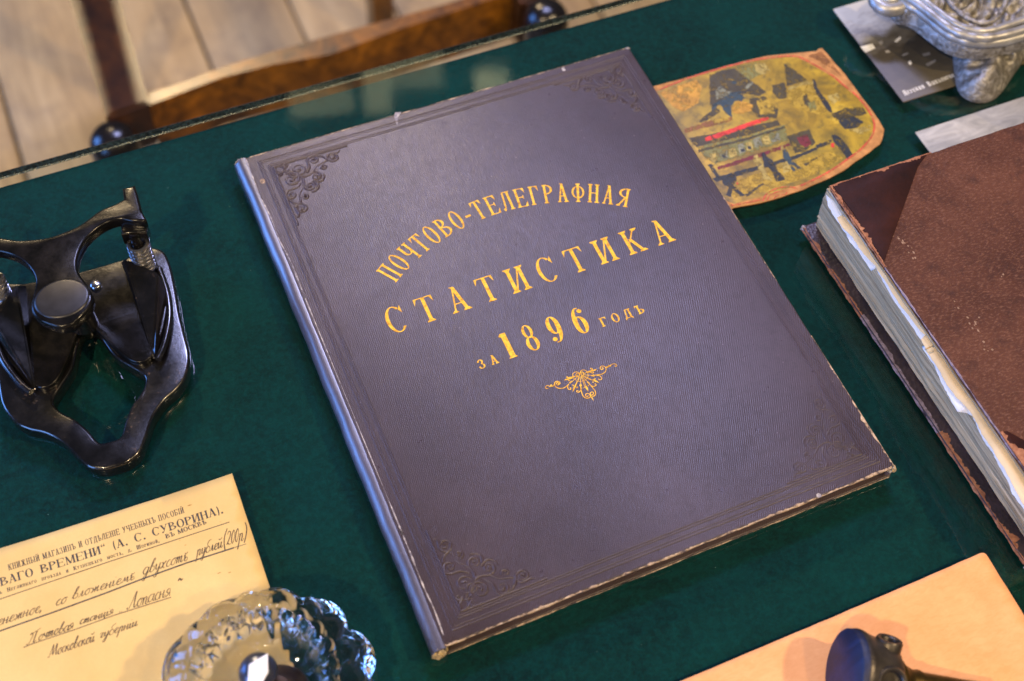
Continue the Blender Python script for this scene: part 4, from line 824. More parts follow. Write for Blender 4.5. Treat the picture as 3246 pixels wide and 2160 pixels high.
PM = [pr('print_olive', (0.050, 0.041, 0.010)), pr('print_dark', (0.018, 0.022, 0.020)), pr('print_red', (0.58, 0.035, 0.012)), pr('print_maroon', (0.14, 0.014, 0.012)), pr('print_ochre', (0.46, 0.25, 0.016)), pr('print_cream', (0.38, 0.30, 0.07)), pr('print_sage', (0.17, 0.17, 0.045)), pr('print_orange', (0.62, 0.20, 0.045)), pr('print_blue', (0.025, 0.05, 0.06)), pr('print_brown', (0.22, 0.09, 0.015)), pr('print_smoke', (0.20, 0.21, 0.14)), pr('print_mustard', (0.38, 0.26, 0.016))]
ln = thing('colour_print', 'oval trimmed colour picture of a railway station on yellow card', 'picture', (330, -90, 0))
oc = [(267.2, -30.1), (291.4, -29.2), (315.6, -29.1), (327.2, -29.5), (342.0, -30.3), (351.7, -31.2), (360.8, -33.3), (375.7, -37.3), (383.9, -39.0), (386.4, -37.6), (388.8, -38.0), (389.6, -43.3), (390.1, -54.1), (391.1, -64.0), (391.4, -90.3), (391.4, -105.6), (390.3, -115.3), (387.4, -119.1), (383.9, -122.8), (381.2, -124.7), (371.7, -127.9), (362.7, -130.5), (347.4, -135.2), (335.7, -137.2), (325.4, -138.1), (315.1, -139.1), (308.7, -139.2), (296.6, -139.4), (285.3, -138.5), (267.2, -135.7)]
oc = [(max(262.5, x), y) for x, y in oc] ; oc = [(262.2, -28)] + oc[1:-1] + [(268, -136.0), (262.2, -137.5)]
cardm = plain('print_card_edge', (0.42, 0.21, 0.075), .7, 0, .3, .35, 160)
cd = plate('picture_card', wob(oc, .18, 31, 4), [], 0.2, 1.0, 0.12, cardm, ln, 1)
SH = [(-1, [(265.9, -32.7), (290.7, -30.7), (314.8, -30.7), (326.3, -31.2), (340.8, -32.4), (359.3, -36.0), (368.5, -39.5), (375.2, -50.1), (381.6, -62.6), (384.9, -74.3), (387.9, -84.8), (388.6, -96.4), (387.3, -106.1), (383.6, -112.7), (377.3, -118.2), (366.9, -123.6), (354.5, -127.6), (340.7, -131.5), (328.0, -133.7), (315.8, -135.2), (303.4, -134.6), (287.5, -134.5), (269.4, -133.1), (263.3, -127.0)]), (9, [(376.3, -40.8), (387.3, -40.6), (387.6, -46.7), (388.7, -65.0), (385.7, -57.2), (381.3, -48.6)]), (4, [(266.6, -34.5), (295.3, -33.0), (295.5, -40.4), (287.2, -51.6), (274.2, -54.8), (270.5, -49.3)]), (6, [(324.0, -32.3), (340.2, -33.6), (338.6, -44.1), (328.0, -46.5)]), (5, [(337.8, -34.8), (345.6, -36.2), (345.3, -43.5), (339.7, -45.1), (336.1, -41.1)]), (5, [(369.7, -76.9), (378.2, -77.0), (376.0, -83.4), (368.5, -84.6)]), (0, [(305.0, -32.7), (315.2, -31.6), (323.9, -32.8), (328.5, -45.6), (333.6, -59.2), (327.6, -60.8), (320.3, -56.0), (313.2, -52.3), (302.2, -54.3), (296.3, -59.2), (292.6, -57.7)]), (0, [(357.6, -41.2), (361.5, -50.2), (364.9, -59.4), (356.7, -59.9), (348.8, -59.8)]), (0, [(340.2, -55.5), (349.2, -56.1), (347.7, -61.2), (343.5, -69.0), (337.9, -67.8), (337.4, -61.5)]), (11, [(348.1, -61.6), (357.6, -61.3), (367.4, -61.9), (367.0, -68.6), (365.4, -81.4), (365.5, -89.6), (357.2, -89.5), (351.1, -84.1), (345.7, -79.0), (343.3, -73.0)]), (1, [(368.1, -60.1), (369.6, -61.2), (367.2, -69.7), (367.5, -86.3), (365.7, -90.7), (363.5, -88.8), (364.3, -71.7)]), (5, [(349.4, -60.8), (368.2, -60.6), (367.4, -63.5), (348.5, -63.1)]), (0, [(354.9, -71.2), (357.9, -70.3), (356.4, -78.0), (353.1, -80.8), (352.1, -77.4)]), (6, [(355.0, -77.4), (360.1, -77.3), (357.6, -84.6), (352.5, -84.7)]), (0, [(320.5, -60.2), (331.1, -62.2), (333.6, -75.4), (329.2, -81.8), (318.1, -76.6), (316.8, -67.0)]), (11, [(323.7, -63.5), (332.0, -63.5), (331.6, -71.6), (329.7, -78.0), (320.3, -75.4)]), (10, [(302.9, -45.2), (307.7, -44.0), (309.5, -49.8), (313.4, -50.3), (307.7, -53.3), (299.5, -53.2)]), (1, [(305.4, -45.2), (308.6, -43.8), (307.0, -46.8), (304.8, -47.0)]), (8, [(294.5, -56.4), (302.2, -54.3), (311.1, -51.5), (317.8, -53.0), (317.9, -59.2), (314.5, -60.5), (310.4, -58.9), (306.0, -61.8), (303.7, -66.0), (301.7, -71.3), (299.7, -66.5), (299.9, -58.5), (296.3, -59.2), (291.3, -62.3)]), (4, [(305.5, -62.7), (310.9, -59.6), (316.3, -61.7), (319.7, -66.1), (316.7, -70.0), (309.2, -70.2), (304.3, -67.3)]), (10, [(321.3, -51.2), (329.2, -47.4), (329.5, -49.1), (322.9, -52.8)]), (8, [(316.5, -43.1), (319.1, -43.6), (319.2, -45.7), (315.9, -45.0)]), (0, [(283.0, -64.2), (296.3, -59.2), (297.2, -63.6), (285.5, -67.2), (279.3, -66.8)]), (9, [(268.2, -68.0), (283.8, -67.5), (301.8, -70.4), (301.1, -73.1), (282.9, -72.2), (267.3, -71.2)]), (11, [(288.2, -68.2), (299.5, -68.5), (299.3, -71.9), (287.6, -71.0)]), (0, [(267.2, -76.0), (299.5, -80.5), (328.2, -83.5), (328.4, -87.6), (305.4, -87.7), (279.1, -85.5), (268.5, -84.4)]), (2, [(277.1, -79.8), (280.0, -79.2), (322.1, -78.1), (324.0, -78.9), (323.5, -80.9), (321.2, -81.3), (278.8, -82.9), (276.4, -82.3)]), (6, [(269.1, -84.6), (305.4, -87.7), (331.1, -88.6), (326.6, -100.8), (274.0, -101.0), (270.0, -96.6)]), (0, [(268.1, -86.6), (304.5, -89.3), (330.6, -89.4), (330.0, -91.2), (303.6, -91.0), (267.7, -88.9)]), (5, [(273.5, -93.1), (277.4, -93.1), (275.6, -99.7), (271.6, -99.6)]), (10, [(279.8, -93.1), (285.4, -93.3), (283.5, -99.8), (278.0, -99.6)]), (5, [(286.4, -93.7), (291.6, -93.7), (289.8, -99.8), (284.7, -99.8)]), (10, [(293.4, -92.5), (298.7, -92.5), (296.5, -99.5), (291.6, -99.6)]), (5, [(299.3, -92.8), (303.7, -93.0), (301.7, -99.5), (297.4, -99.3)]), (10, [(305.6, -91.7), (311.2, -91.9), (308.9, -98.9), (303.4, -98.7)]), (5, [(312.2, -92.3), (317.1, -92.2), (315.1, -98.8), (310.2, -98.9)]), (10, [(318.2, -92.6), (323.8, -92.8), (321.9, -99.0), (316.3, -98.8)]), (1, [(280.8, -95.9), (283.2, -95.8), (282.1, -99.3), (279.9, -98.9)]), (1, [(294.2, -96.2), (296.7, -96.2), (295.7, -98.7), (293.8, -98.5)]), (1, [(299.5, -96.2), (301.6, -96.1), (300.6, -98.6), (298.7, -98.4)]), (1, [(306.5, -94.5), (308.4, -94.8), (306.9, -98.1), (305.0, -97.9)]), (1, [(313.0, -94.6), (314.5, -94.7), (313.6, -97.8), (312.1, -97.7)]), (3, [(273.2, -103.7), (304.9, -103.2), (326.2, -103.1), (325.8, -105.4), (304.0, -106.3), (272.7, -106.4)]), (5, [(271.0, -100.8), (277.5, -100.4), (277.2, -101.7), (270.8, -102.6)]), (0, [(327.8, -97.3), (336.0, -97.4), (344.1, -97.6), (342.5, -108.9), (332.1, -112.7), (325.4, -111.6)]), (3, [(332.8, -100.7), (341.0, -100.9), (339.5, -108.7), (333.4, -109.8), (332.4, -105.0)]), (1, [(341.6, -110.5), (353.2, -110.5), (351.7, -112.9), (340.6, -113.5)]), (1, [(265.8, -110.6), (289.1, -111.6), (323.6, -113.3), (340.7, -112.1), (340.2, -114.3), (324.7, -115.7), (288.0, -115.0), (267.1, -114.0)]), (11, [(273.0, -117.7), (304.9, -117.7), (346.8, -118.4), (352.7, -126.5), (329.6, -131.0), (289.2, -131.5), (271.5, -129.2)]), (5, [(313.1, -116.0), (318.4, -115.2), (316.4, -123.0), (310.4, -123.6)]), (1, [(354.8, -107.6), (357.6, -107.2), (359.8, -110.5), (360.0, -118.5), (360.2, -126.4), (354.7, -128.7), (354.9, -121.5), (353.7, -115.1)]), (2, [(351.2, -113.2), (353.4, -113.5), (351.8, -116.9), (349.8, -116.1)]), (1, [(304.5, -104.0), (307.2, -104.1), (307.1, -107.9), (309.1, -111.6), (308.0, -120.8), (309.2, -127.9), (303.1, -127.9), (304.0, -119.2), (302.5, -111.9)]), (5, [(298.1, -104.5), (302.0, -104.0), (302.5, -109.1), (300.5, -116.9), (300.7, -126.5), (296.3, -122.9), (297.2, -115.7), (297.2, -109.9)]), (8, [(319.2, -106.7), (322.0, -106.8), (321.3, -111.5), (320.4, -116.0), (323.2, -123.8), (320.8, -123.8), (318.7, -118.2), (318.8, -124.5), (317.1, -123.8), (316.9, -116.5), (316.8, -111.7)]), (5, [(319.2, -103.8), (321.0, -103.5), (320.3, -106.2), (318.4, -106.0)]), (1, [(271.4, -113.3), (276.0, -110.8), (281.2, -111.4), (280.2, -117.6), (276.1, -120.8), (277.7, -125.1), (279.2, -129.9), (276.0, -129.6), (273.9, -122.7), (270.4, -128.4), (268.0, -125.6), (272.3, -121.2), (270.4, -116.7)]), (2, [(279.4, -118.3), (280.1, -120.0), (279.1, -121.0), (278.4, -120.2)]), (0, [(279.3, -129.5), (294.4, -125.0), (294.2, -126.8), (279.7, -131.5)]), (0, [(325.9, -121.9), (337.4, -119.1), (337.0, -120.4), (326.6, -123.6)]), (1, [(268.4, -99.8), (271.4, -100.0), (271.0, -103.7), (271.6, -111.5), (268.6, -111.3), (268.5, -105.5)]), (1, [(273.5, -97.4), (276.0, -97.4), (275.8, -100.7), (273.2, -101.1)]), (1, [(367.2, -95.3), (374.9, -95.2), (379.0, -100.9), (380.5, -105.5), (373.2, -107.7), (365.9, -105.9), (365.3, -100.7)]), (0, [(364.6, -91.3), (375.3, -90.3), (386.8, -93.7), (386.5, -99.7), (373.5, -98.8), (364.4, -97.3)]), (5, [(370.0, -107.5), (383.6, -108.7), (382.2, -112.2), (373.0, -113.6)])]
mi = [len(PM) if k < 0 else k for k, _ in SH]
flat_polys('printed_picture', [[(max(262.6, x), y) for x, y in (p if k < 0 else wob(p, .38, 100 + i, 1.6))] for i, (k, p) in enumerate(SH)], 1.012, PM + [M['print']], cd, mi, .0035)
RL = [(1.5, [(268.0, -32.5), (291.0, -30.1), (315.2, -30.0), (326.7, -30.5), (341.3, -31.6), (359.7, -35.3), (369.4, -39.3), (375.8, -49.2), (382.1, -61.7), (385.4, -73.5), (388.5, -84.0), (389.1, -95.6), (387.6, -106.2), (384.0, -112.8), (377.4, -118.8), (366.4, -124.4), (354.0, -128.4), (340.2, -132.3), (327.4, -134.7), (315.3, -136.1)]), (0.9, [(286.2, -136.8), (268.7, -134.4), (267.7, -133.3)]), (1.0, [(287.1, -138.1), (291.6, -134.3), (297.3, -132.7), (304.2, -133.0), (310.1, -135.3), (312.5, -138.1)]), (0.8, [(290.1, -138.3), (294.0, -135.6), (299.2, -134.9), (304.9, -136.1)]), (0.7, [(294.5, -139.1), (297.7, -137.5), (302.7, -138.5), (304.9, -137.5)])]
lm = pr('print_border_red', (0.52, 0.085, 0.03), .35, 90)
strip_mesh('printed_border', [ribbon(spline([(max(262.8, x), y, 0) for x, y in p], 5), wv * .85) for wv, p in RL], 1.30, lm, cd)

# ------------------------------------------------------------------ two black-and-white photo cards
def photo_mat(name, lo, hi, y0, y1, sc):
    b = NB(name); s = b.sep(); t = b.math('DIVIDE', b.math('SUBTRACT', s[1], y0), y1 - y0); n = b.noise(sc, 5, .6, b.co((1, 2.2, 1))); t2 = b.math('ADD', t, b.math('MULTIPLY', b.math('SUBTRACT', n, .5), .55))
    c = b.ramp(t2, [(0.0, (0.095, 0.080, 0.050)), (0.50, (0.045, 0.038, 0.027)), (0.68, lo), (0.86, hi), (1.0, tuple(v * 1.15 for v in hi))])
    b.set(Base_Color=c, Roughness=.4, Specular_IOR_Level=.3); return b.m
p1 = thing('photo_card', 'black and white village photo card with a white caption, under the silver foot', 'photograph', (460, -55, 0))
pc = plate('card', rrect(415.2, -99.6, 555, -8.2, 1.0), [], .2, .6, .1, photo_mat('village_photo', (0.12, 0.11, 0.085), (0.36, 0.35, 0.29), -.045, .046, 60), p1, 1)
white = plain('photo_white', (0.62, 0.62, 0.58), .4, 0, .5, .2, 300)
flat_polys('photo_light', [[(414.6, -45.9), (423.7, -46.4), (423.5, -50.9), (414.9, -51.9)], [(439.2, -49.8), (445.7, -47.1), (445.2, -49.5), (440.2, -51.4)], [(437.4, -62.4), (442.5, -61.9), (442.2, -63.4), (437.0, -64.1)], [(437.6, -70.0), (440.1, -68.8), (439.7, -71.6), (437.3, -72.7)], [(450.9, -66.7), (456.7, -67.2), (456.0, -69.5), (450.7, -69.1)], [(448.0, -75.5), (456.9, -74.3), (456.1, -76.1), (448.3, -78.1)], [(428.1, -55.6), (431.1, -55.1), (431.5, -57.7), (428.2, -57.7)], [(428.4, -46.5), (432.0, -46.2), (430.8, -49.1), (428.3, -49.9)]], .62, [white, plain('photo_grey', (0.22, 0.21, 0.19), .4, 0, .5, .25, 300)], pc, [0, 0, 1, 0, 1, 1, 1, 1])
t0, t1 = ((419.3, -94.6), (463.4, -92.4))
strip_mesh('caption', line2('Деревня Выкалогово', t0, t1, 4.0, .70, .24, .10, .06, lower=.7, space=.9), .63, white, pc)
p2 = thing('photo_card', 'pale grey photo card showing behind the top edge of the brown book', 'photograph', (460, -142, 0))
b = NB('pale_photo'); n = b.noise(40, 5, .6, b.co((1, 2.5, 1), (0, 0, .3)), dist=1); b.set(Base_Color=b.ramp(n, [(0.3, (0.20, 0.20, 0.18)), (0.55, (0.34, 0.335, 0.30)), (0.75, (0.50, 0.49, 0.44))]), Roughness=.45, Specular_IOR_Level=.3)
plate('card', rrect(408.3, -161, 560, -124.4, .6), [], .2, .6, .1, b.m, p2, 1)

# ------------------------------------------------------------------ chased silver stand, upper right
b = NB('tarnished_silver'); n = b.noise(160, 6, .65, dist=1.2); n2 = b.noise(38, 5, .6); n3 = b.noise(520, 3, .6)
b.set(Base_Color=b.ramp(n, [(0.30, (0.10, 0.085, 0.06)), (0.5, (0.28, 0.265, 0.24)), (0.7, (0.54, 0.53, 0.51))]), Metallic=.6, Roughness=b.ramp(n2, [(0.3, .36), (0.7, .54)])).bump(b.math('ADD', n, b.math('MULTIPLY', n3, .35)), .55, .0022); M['silver'] = b.m
b = NB('polished_silver'); n = b.noise(90, 5); b.set(Base_Color=b.ramp(n, [(0.3, (0.26, 0.25, 0.23)), (0.7, (0.50, 0.50, 0.49))]), Metallic=.6, Roughness=.42).bump(n, .25, .001); M['silver2'] = b.m
sv = thing('silver_stand', 'ornate silver stand with scrolled rim and shell foot at top right', 'silverware', (520, -40, 0))
ft = [(472.2, -67.1), (471.6, -72.7), (466.1, -82.1), (460.1, -92.9), (456.8, -99.7), (454.9, -105.8), (455.6, -111.2), (458.2, -115.3), (462.2, -118.3), (466.6, -119.6), (471.1, -119.9), (476.0, -118.6), (481.4, -116.2), (487.4, -112.9), (493.9, -108.9), (501.9, -103.9), (513.8, -96.8), (526.1, -87.3), (520.9, -76.9), (500.1, -66.6)]
fcx, fcy = (504.3, -70.7)
def foot_h(x, y, d):
    a = math.atan2(y - fcy, x - fcx); rr = math.hypot(x - fcx, y - fcy)
    return 2.5 + 15 * (1 - math.exp(-d / 5.0)) + (2.3 * math.sin(a * 15 + rr * .09) + 1.4 * math.sin(a * 7 + 1 + rr * .22) + 1.0 * math.sin(rr * .62 + a * 4)) * min(1, d / 3.5)
relief('shell_foot', [(p[0], p[1]) for p in spline([(x, y, 0) for x, y in ft], 4, True)], foot_h, 1.1, M['silver'], sv, 0.65)
bd = [(434.9, -48.3), (441.3, -54.8), (444.3, -62.5), (447.0, -72.5), (450.1, -81.8), (455.6, -89.5), (463.7, -94.9), (474.5, -98.6), (487.0, -99.7), (499.8, -100.5), (525.1, -93.6), (549.2, -60.3), (488.8, -27.5), (456.0, -25.7), (436.4, -35.5)]
bcx, bcy = (485.9, -57.3)
def body_h(x, y, d):
    r = math.hypot(x - bcx, y - bcy); a = math.atan2(y - bcy, x - bcx)
    k = min(1, max(0, (d - 9) / 5))
    return 26 + 8 * (1 - math.exp(-d / 4)) + k * (2.6 * math.sin(a * 9 + .25 * r) + 2.2 * math.sin(r * .55 + 2 * math.sin(a * 5)) + 1.6 * math.sin(x * .42 + y * .3) * math.sin(y * .5) - 2)
relief('chased_body', [(p[0], p[1]) for p in spline([(x, y, 0) for x, y in bd], 4, True)], body_h, 1.3, M['silver'], sv, 18)
def sw(pts, z, r, mat, name='rim_moulding'):
    q = spline([(x, y, z) for x, y in pts], 8); n = len(q); tube(name, q, [r * (1 + .06 * math.sin(i * .8)) for i in range(n)], mat, sv, 12)
sw([(435.3, -27.7), (440.7, -46.6), (445.4, -55.8), (448.6, -69.3), (451.8, -79.5), (458.5, -88.3), (466.8, -93.6), (479.6, -97.2), (501.8, -99.1)], 31, 3.6, M['silver2'])
sw([(436.4, -33.8), (443.4, -49.8), (446.9, -61.9), (450.1, -74.1), (454.4, -83.4), (461.5, -90.5), (469.5, -94.3), (481.3, -96.3), (501.0, -96.8)], 35, 3.2, M['silver2'])
sw([(441.8, -39.3), (448.0, -53.3), (451.3, -64.4), (454.8, -75.1), (459.5, -82.9), (465.6, -88.4), (473.7, -91.0), (484.1, -91.3), (504.0, -90.6)], 37, 2.6, M['silver2'])
sw([(464.9, -53.4), (463.1, -61.1), (464.1, -69.7), (466.7, -77.6), (472.1, -83.3), (480.1, -84.3), (489.2, -80.7), (497.2, -74.6), (503.6, -67.8)], 37, 1.7, M['silver'], 'leaf_border')
c_ = (432.5, -35.4)
sp_ = spiral(c_[0], c_[1], 11, 1.6, R(-60), -1, .15, 40)
tube('scroll', [(x, y, 28 + i * .12) for i, (x, y) in enumerate(sp_)], [5.0 - 2.6 * i / 40 for i in range(41)], M['silver2'], sv, 12)
q = [(425.2, -30.2), (424.6, -37.5), (427.6, -41.3), (433.4, -42.5), (439.4, -41.4), (441.7, -43.1), (440.3, -48.4), (445.6, -49.5), (450.2, -49.6)]
sw(q, 28, 3.4, M['silver2'], 'scroll')
for x, y in ((600, 30), (520, 40)): lathe('rear_foot', [(8, .3), (9, 4), (6, 12), (7, 27)], (x, y, 0), M['silver'], sv, 24)

# ------------------------------------------------------------------ thick brown half-leather book, right
bb = thing('brown_book', 'thick worn brown leather book with torn page edges at right', 'book', (410, -285, 0))
bbc = NB('brown_buckram'); n1 = bbc.noise(20, 5, .6); n2 = bbc.noise(900, 3, .7); n3 = bbc.noise(90, 5, .7); n4 = bbc.noise(420, 4, .7, bbc.co((1, 2.2, 1), (0, 0, .5)))
c = bbc.ramp(n1, [(0.35, (0.056, 0.016, 0.007)), (0.65, (0.100, 0.034, 0.017))]); c = bbc.mix(bbc.ramp(n4, [(0.5, 0.0), (0.68, 0.65)]), c, (0.21, 0.10, 0.062)); c = bbc.mix(bbc.ramp(n3, [(0.3, .6), (0.48, 0.0)]), c, (0.030, 0.009, 0.006))
bbc.set(Base_Color=c, Roughness=.6, Specular_IOR_Level=.28).bump(bbc.math('ADD', n2, n4), .8, .0007); M['buckram'] = bbc.m
b = NB('dark_leather'); n = b.noise(45, 6, .65); n2 = b.noise(500, 4, .6); scr = b.ramp(b.noise(70, 5, .7, b.co((1, .25, 1), (0, 0, .5)), dist=.8), [(0.70, 0.0), (0.76, 1.0)])
b.set(Base_Color=b.mix(scr, b.ramp(n, [(0.3, (0.012, 0.003, 0.002)), (0.7, (0.034, 0.008, 0.004))]), (0.20, 0.07, 0.03)), Roughness=.6, Specular_IOR_Level=.16).bump(n2, .35, .0005); M['leather'] = b.m
b = NB('grained_leather'); n = b.voro(520); b.set(Base_Color=b.ramp(b.noise(60, 5), [(0.3, (0.018, 0.012, 0.016)), (0.7, (0.05, 0.032, 0.04))]), Roughness=.4).bump(n, .5, .0008); M['grain'] = b.m
b = NB('bare_leather'); n = b.noise(260, 5, .7); b.set(Base_Color=b.ramp(n, [(0.3, (0.16, 0.050, 0.022)), (0.6, (0.36, 0.16, 0.085)), (0.78, (0.55, 0.33, 0.22))]), Roughness=.85).bump(n, .7, .0008); M['bare'] = b.m
b = NB('rubbed_edge'); n = b.noise(300, 5, .7); b.set(Base_Color=b.ramp(n, [(0.3, (0.10, 0.07, 0.09)), (0.65, (0.30, 0.24, 0.30))]), Roughness=.8).bump(n, .7, .0008); M['rubedge'] = b.m
X0, Y1, Y0, HT = 301.3, -170.2, -404.5, 48.0
bc = plate('back_cover', wob(rrect(298.5, -404.5, 520, -165.5, 2.2), .2, 41), [], .65, 4.0, .9, M['grain'], bb, 3)
st = [ragged((298.9, -166.5), (298.9, -235), 1.1, .7, 51, 0)]
strip_mesh('worn_edge', st, 4.06, M['bare'], bc); strip_mesh('worn_edge', [ragged((298.8, -318), (298.8, -400), 1.8, 1.4, 53, 0)], 4.06, M['bare'], bc)
strip_mesh('rubbed_edge', [ragged((298.9, -235), (298.9, -318), 1.7, .5, 52, 0)], 4.06, M['rubedge'], bc)
lip('worn_edge', (298.6, -167), (298.6, -236), 2.6, .9, 7, bc, M['bare']); lip('rubbed_edge', (298.6, -236), (298.6, -318), 2.6, .9, 8, bc, M['rubedge']); lip('worn_edge', (298.6, -318), (298.6, -401), 2.6, 1.0, 9, bc, M['bare'])
tuft('worn_corner', (299.6, -166.6, 2.6), (1.8, 1.8, 1.5), 61, bb, M['rub_spine'], 3); tuft('worn_corner', (299.8, -403.4, 2.6), (2.2, 2.2, 1.8), 62, bb, M['rub_spine'], 8)
# page block with an uneven fore-edge
rd = random.Random(77); vs, fs = [], []; NZ, NYY = 26, 60
for i in range(NZ + 1):
    z = 4.1 + 38.4 * i / NZ; sh = rd.uniform(-.55, .55) + 1.6 * math.sin(i / NZ * math.pi) * -.6
    for j in range(NYY + 1):
        y = -168.5 - 233 * j / NYY; vs.append((306.6 - 5.0 * (i / NZ) * .55 + sh + .2 * math.sin(j * .31 + i * .2) + .15 * math.sin(j * .83 + i * .5) + rd.uniform(-.2, .2), y + (rd.uniform(-.2, .2) if j in (0, NYY) else 0), z))
m = NYY + 1; n0 = len(vs)
for i in range(NZ):
    for j in range(NYY): fs.append((i * m + j, i * m + j + 1, i * m + m + j + 1, i * m + m + j))
vs += [(515, -168.5, 4.1), (515, -401.5, 4.1), (515, -401.5, 42.5), (515, -168.5, 42.5)]
fs += [tuple([n0] + [i * m for i in range(NZ + 1)] + [n0 + 3]), tuple([n0 + 1] + [i * m + NYY for i in range(NZ + 1)] + [n0 + 2]), (n0, n0 + 1, n0 + 2, n0 + 3), tuple([n0 + 3] + [NZ * m + j for j in range(m)] + [n0 + 2]), tuple([n0] + list(range(m)) + [n0 + 1])]
autosmooth(raw('page_block', vs, fs, M['pages'], bb), 40)
# torn leaves sticking out under the top cover
def leaf(name, inner, edge, z, mat, droop=2.5):
    """a torn sheet whose outer edge follows the list"""
    rd = random.Random(len(edge)); vs, fs = [], []; e = []
    for (a, b2) in zip(edge, edge[1:]):
        n = max(2, int(math.hypot(a[0] - b2[0], a[1] - b2[1]) / 1.6))
        e += [(a[0] + (b2[0] - a[0]) * k / n + rd.uniform(-.25, .25), a[1] + (b2[1] - a[1]) * k / n + rd.uniform(-.2, .2)) for k in range(n)]
    e.append(edge[-1])
    for x, y in e:
        for t in (0, .35, .7, 1):
            xx = inner + (x - inner) * t; vs.append((xx, y, z - droop * t * t + .25 * math.sin(y * .21 + t)))
    for i in range(len(e) - 1):
        for k in range(3): fs.append((i * 4 + k, i * 4 + k + 1, i * 4 + 4 + k + 1, i * 4 + 4 + k))
    o = raw(name, vs, fs, mat, bb, True); so = o.modifiers.new('thickness', 'SOLIDIFY'); so.thickness = .00022; return o
wp = plain('torn_white_paper', (0.74, 0.73, 0.71), .8, 0, .2, .06, 60); cp = plain('torn_cream_paper', (0.80, 0.58, 0.30), .8, 0, .2, .18, 30); gp = plain('grey_leaf', (0.40, 0.37, 0.31), .8, 0, .2, .25, 200)
leaf('torn_leaf', 313, [(303.4, -169.3), (300.1, -177.4), (299.8, -182.7), (299.8, -190.6), (299.7, -198.5), (298.8, -204.7), (300.1, -212.9), (300.0, -220.6), (299.8, -226.2), (303.1, -224.9), (302.3, -233.5), (301.3, -242.4), (301.1, -253.4), (301.0, -262.5), (301.2, -269.1), (300.9, -275.0), (301.1, -283.3), (301.6, -289.3), (299.2, -280.1), (298.7, -292.8), (296.6, -304.5), (295.6, -314.3), (294.5, -321.7), (299.0, -324.8), (300.5, -327.4), (299.7, -332.6), (298.1, -342.9), (298.1, -349.3), (296.9, -357.3), (296.5, -365.6), (294.5, -373.1), (294.7, -380.4), (293.5, -391.1)], 40.2, wp, 2.6)
leaf('torn_leaf', 314, [(299.5, -187.6), (298.4, -195.1), (300.2, -203.7), (300.1, -211.4), (300.9, -219.4), (302.1, -224.9), (301.7, -231.0), (301.5, -242.2), (301.1, -251.8), (301.8, -263.0), (302.3, -272.8), (303.3, -275.5), (299.5, -277.0), (298.8, -286.7), (298.4, -282.9), (298.0, -295.5), (297.3, -306.6), (297.7, -315.8), (299.4, -323.2), (299.0, -331.8), (297.7, -340.0), (297.9, -347.7), (297.0, -353.7), (297.2, -361.1), (295.7, -371.0), (294.4, -381.8)], 41.6, cp, 1.4)
leaf('torn_leaf', 315, [(303.5, -172.1), (302.0, -182.3), (302.8, -194.5), (303.2, -209.0), (303.0, -224.2), (304.3, -234.8), (305.0, -246.2), (305.4, -259.8), (305.7, -273.1), (305.6, -283.6), (305.3, -276.4), (305.3, -291.6), (304.7, -307.4), (304.7, -322.1), (304.2, -337.2), (303.7, -348.9), (304.0, -363.9), (303.2, -374.0)], 43.0, gp, .6)
tc_ = plate('top_cover', wob(rrect(302.2, -404, 518, -171, 1.6), .2, 43), [], 44.4, HT, .9, M['buckram'], bb, 3)
tri = [(303.8, -171.1), (318.7, -169.4), (343.3, -167.9), (355.5, -167.4), (368.9, -167.6), (358.8, -177.3), (341.2, -193.6), (319.1, -213.9), (303.2, -228.7), (303.5, -220.6), (303.7, -209.2), (304.6, -192.7), (303.9, -180.5)]
tri = [(max(302.4, x), min(-171.4, y)) for x, y in tri]
plate('leather_corner', tri, [], HT - .1, HT + .45, .15, M['leather'], bb, 1)
tri2 = [(302.4, -344), (306, -345), (345, -403.6), (302.4, -403.6)]
plate('leather_corner', tri2, [], HT - .1, HT + .45, .15, M['leather'], bb, 1)
strip_mesh('worn_edge', [ragged((302.0, -171.0), (302.0, -232.5), 1.7, 1.1, 71, 0, .8, .5)], HT + .5, M['bare'], tc_)
strip_mesh('worn_edge', [ragged((372, -170.9), (302.0, -170.9), .9, 1.0, 72, 0, .8, .4)], HT + .52, M['bare'], tc_)
lip('worn_edge', (302.0, -171.5), (302.0, -232), 47.3, .8, 15, tc_, M['bare']); lip('rubbed_edge', (302.1, -232), (302.1, -402), 47.2, .6, 16, tc_, M['rubedge']); lip('worn_edge', (302, -170.8), (372, -170.8), 47.3, .7, 17, tc_, M['bare'])
strip_mesh('worn_edge', [ragged((302.0, -344), (302.0, -403), 2.8, 1.8, 73, 0, .8, .4)], HT + .5, M['bare'], tc_)
sc_ = []
rd = random.Random(6)
for cx, cy, n in [(321.1, -219.8, 9), (327.6, -282.7, 7), (326.7, -290.6, 5), (326.1, -298.0, 4), (322.0, -229.1, 3), (325.1, -270.4, 4), (323.1, -234.6, 2), (359.9, -262.1, 2)]:
    for k in range(n):
        x, y, r = cx + rd.gauss(0, 1.6), cy + rd.gauss(0, 2.6), rd.uniform(.25, .8); sc_.append([(x + r * rd.uniform(.5, 1.2) * math.cos(t * 1.05), y + r * rd.uniform(.6, 1.6) * math.sin(t * 1.05)) for t in range(6)])
sco = flat_polys('scuff_mark', sc_, HT + .03, plain('scuffed_cloth', (0.26, 0.17, 0.12), .9, 0, .2, .3, 300), tc_, None, .003); sco['kind'] = 'stuff'
plate('spine', rrect(517, -404.5, 524, -165.5, 2), [], .65, HT, 1.5, M['leather'], bb)

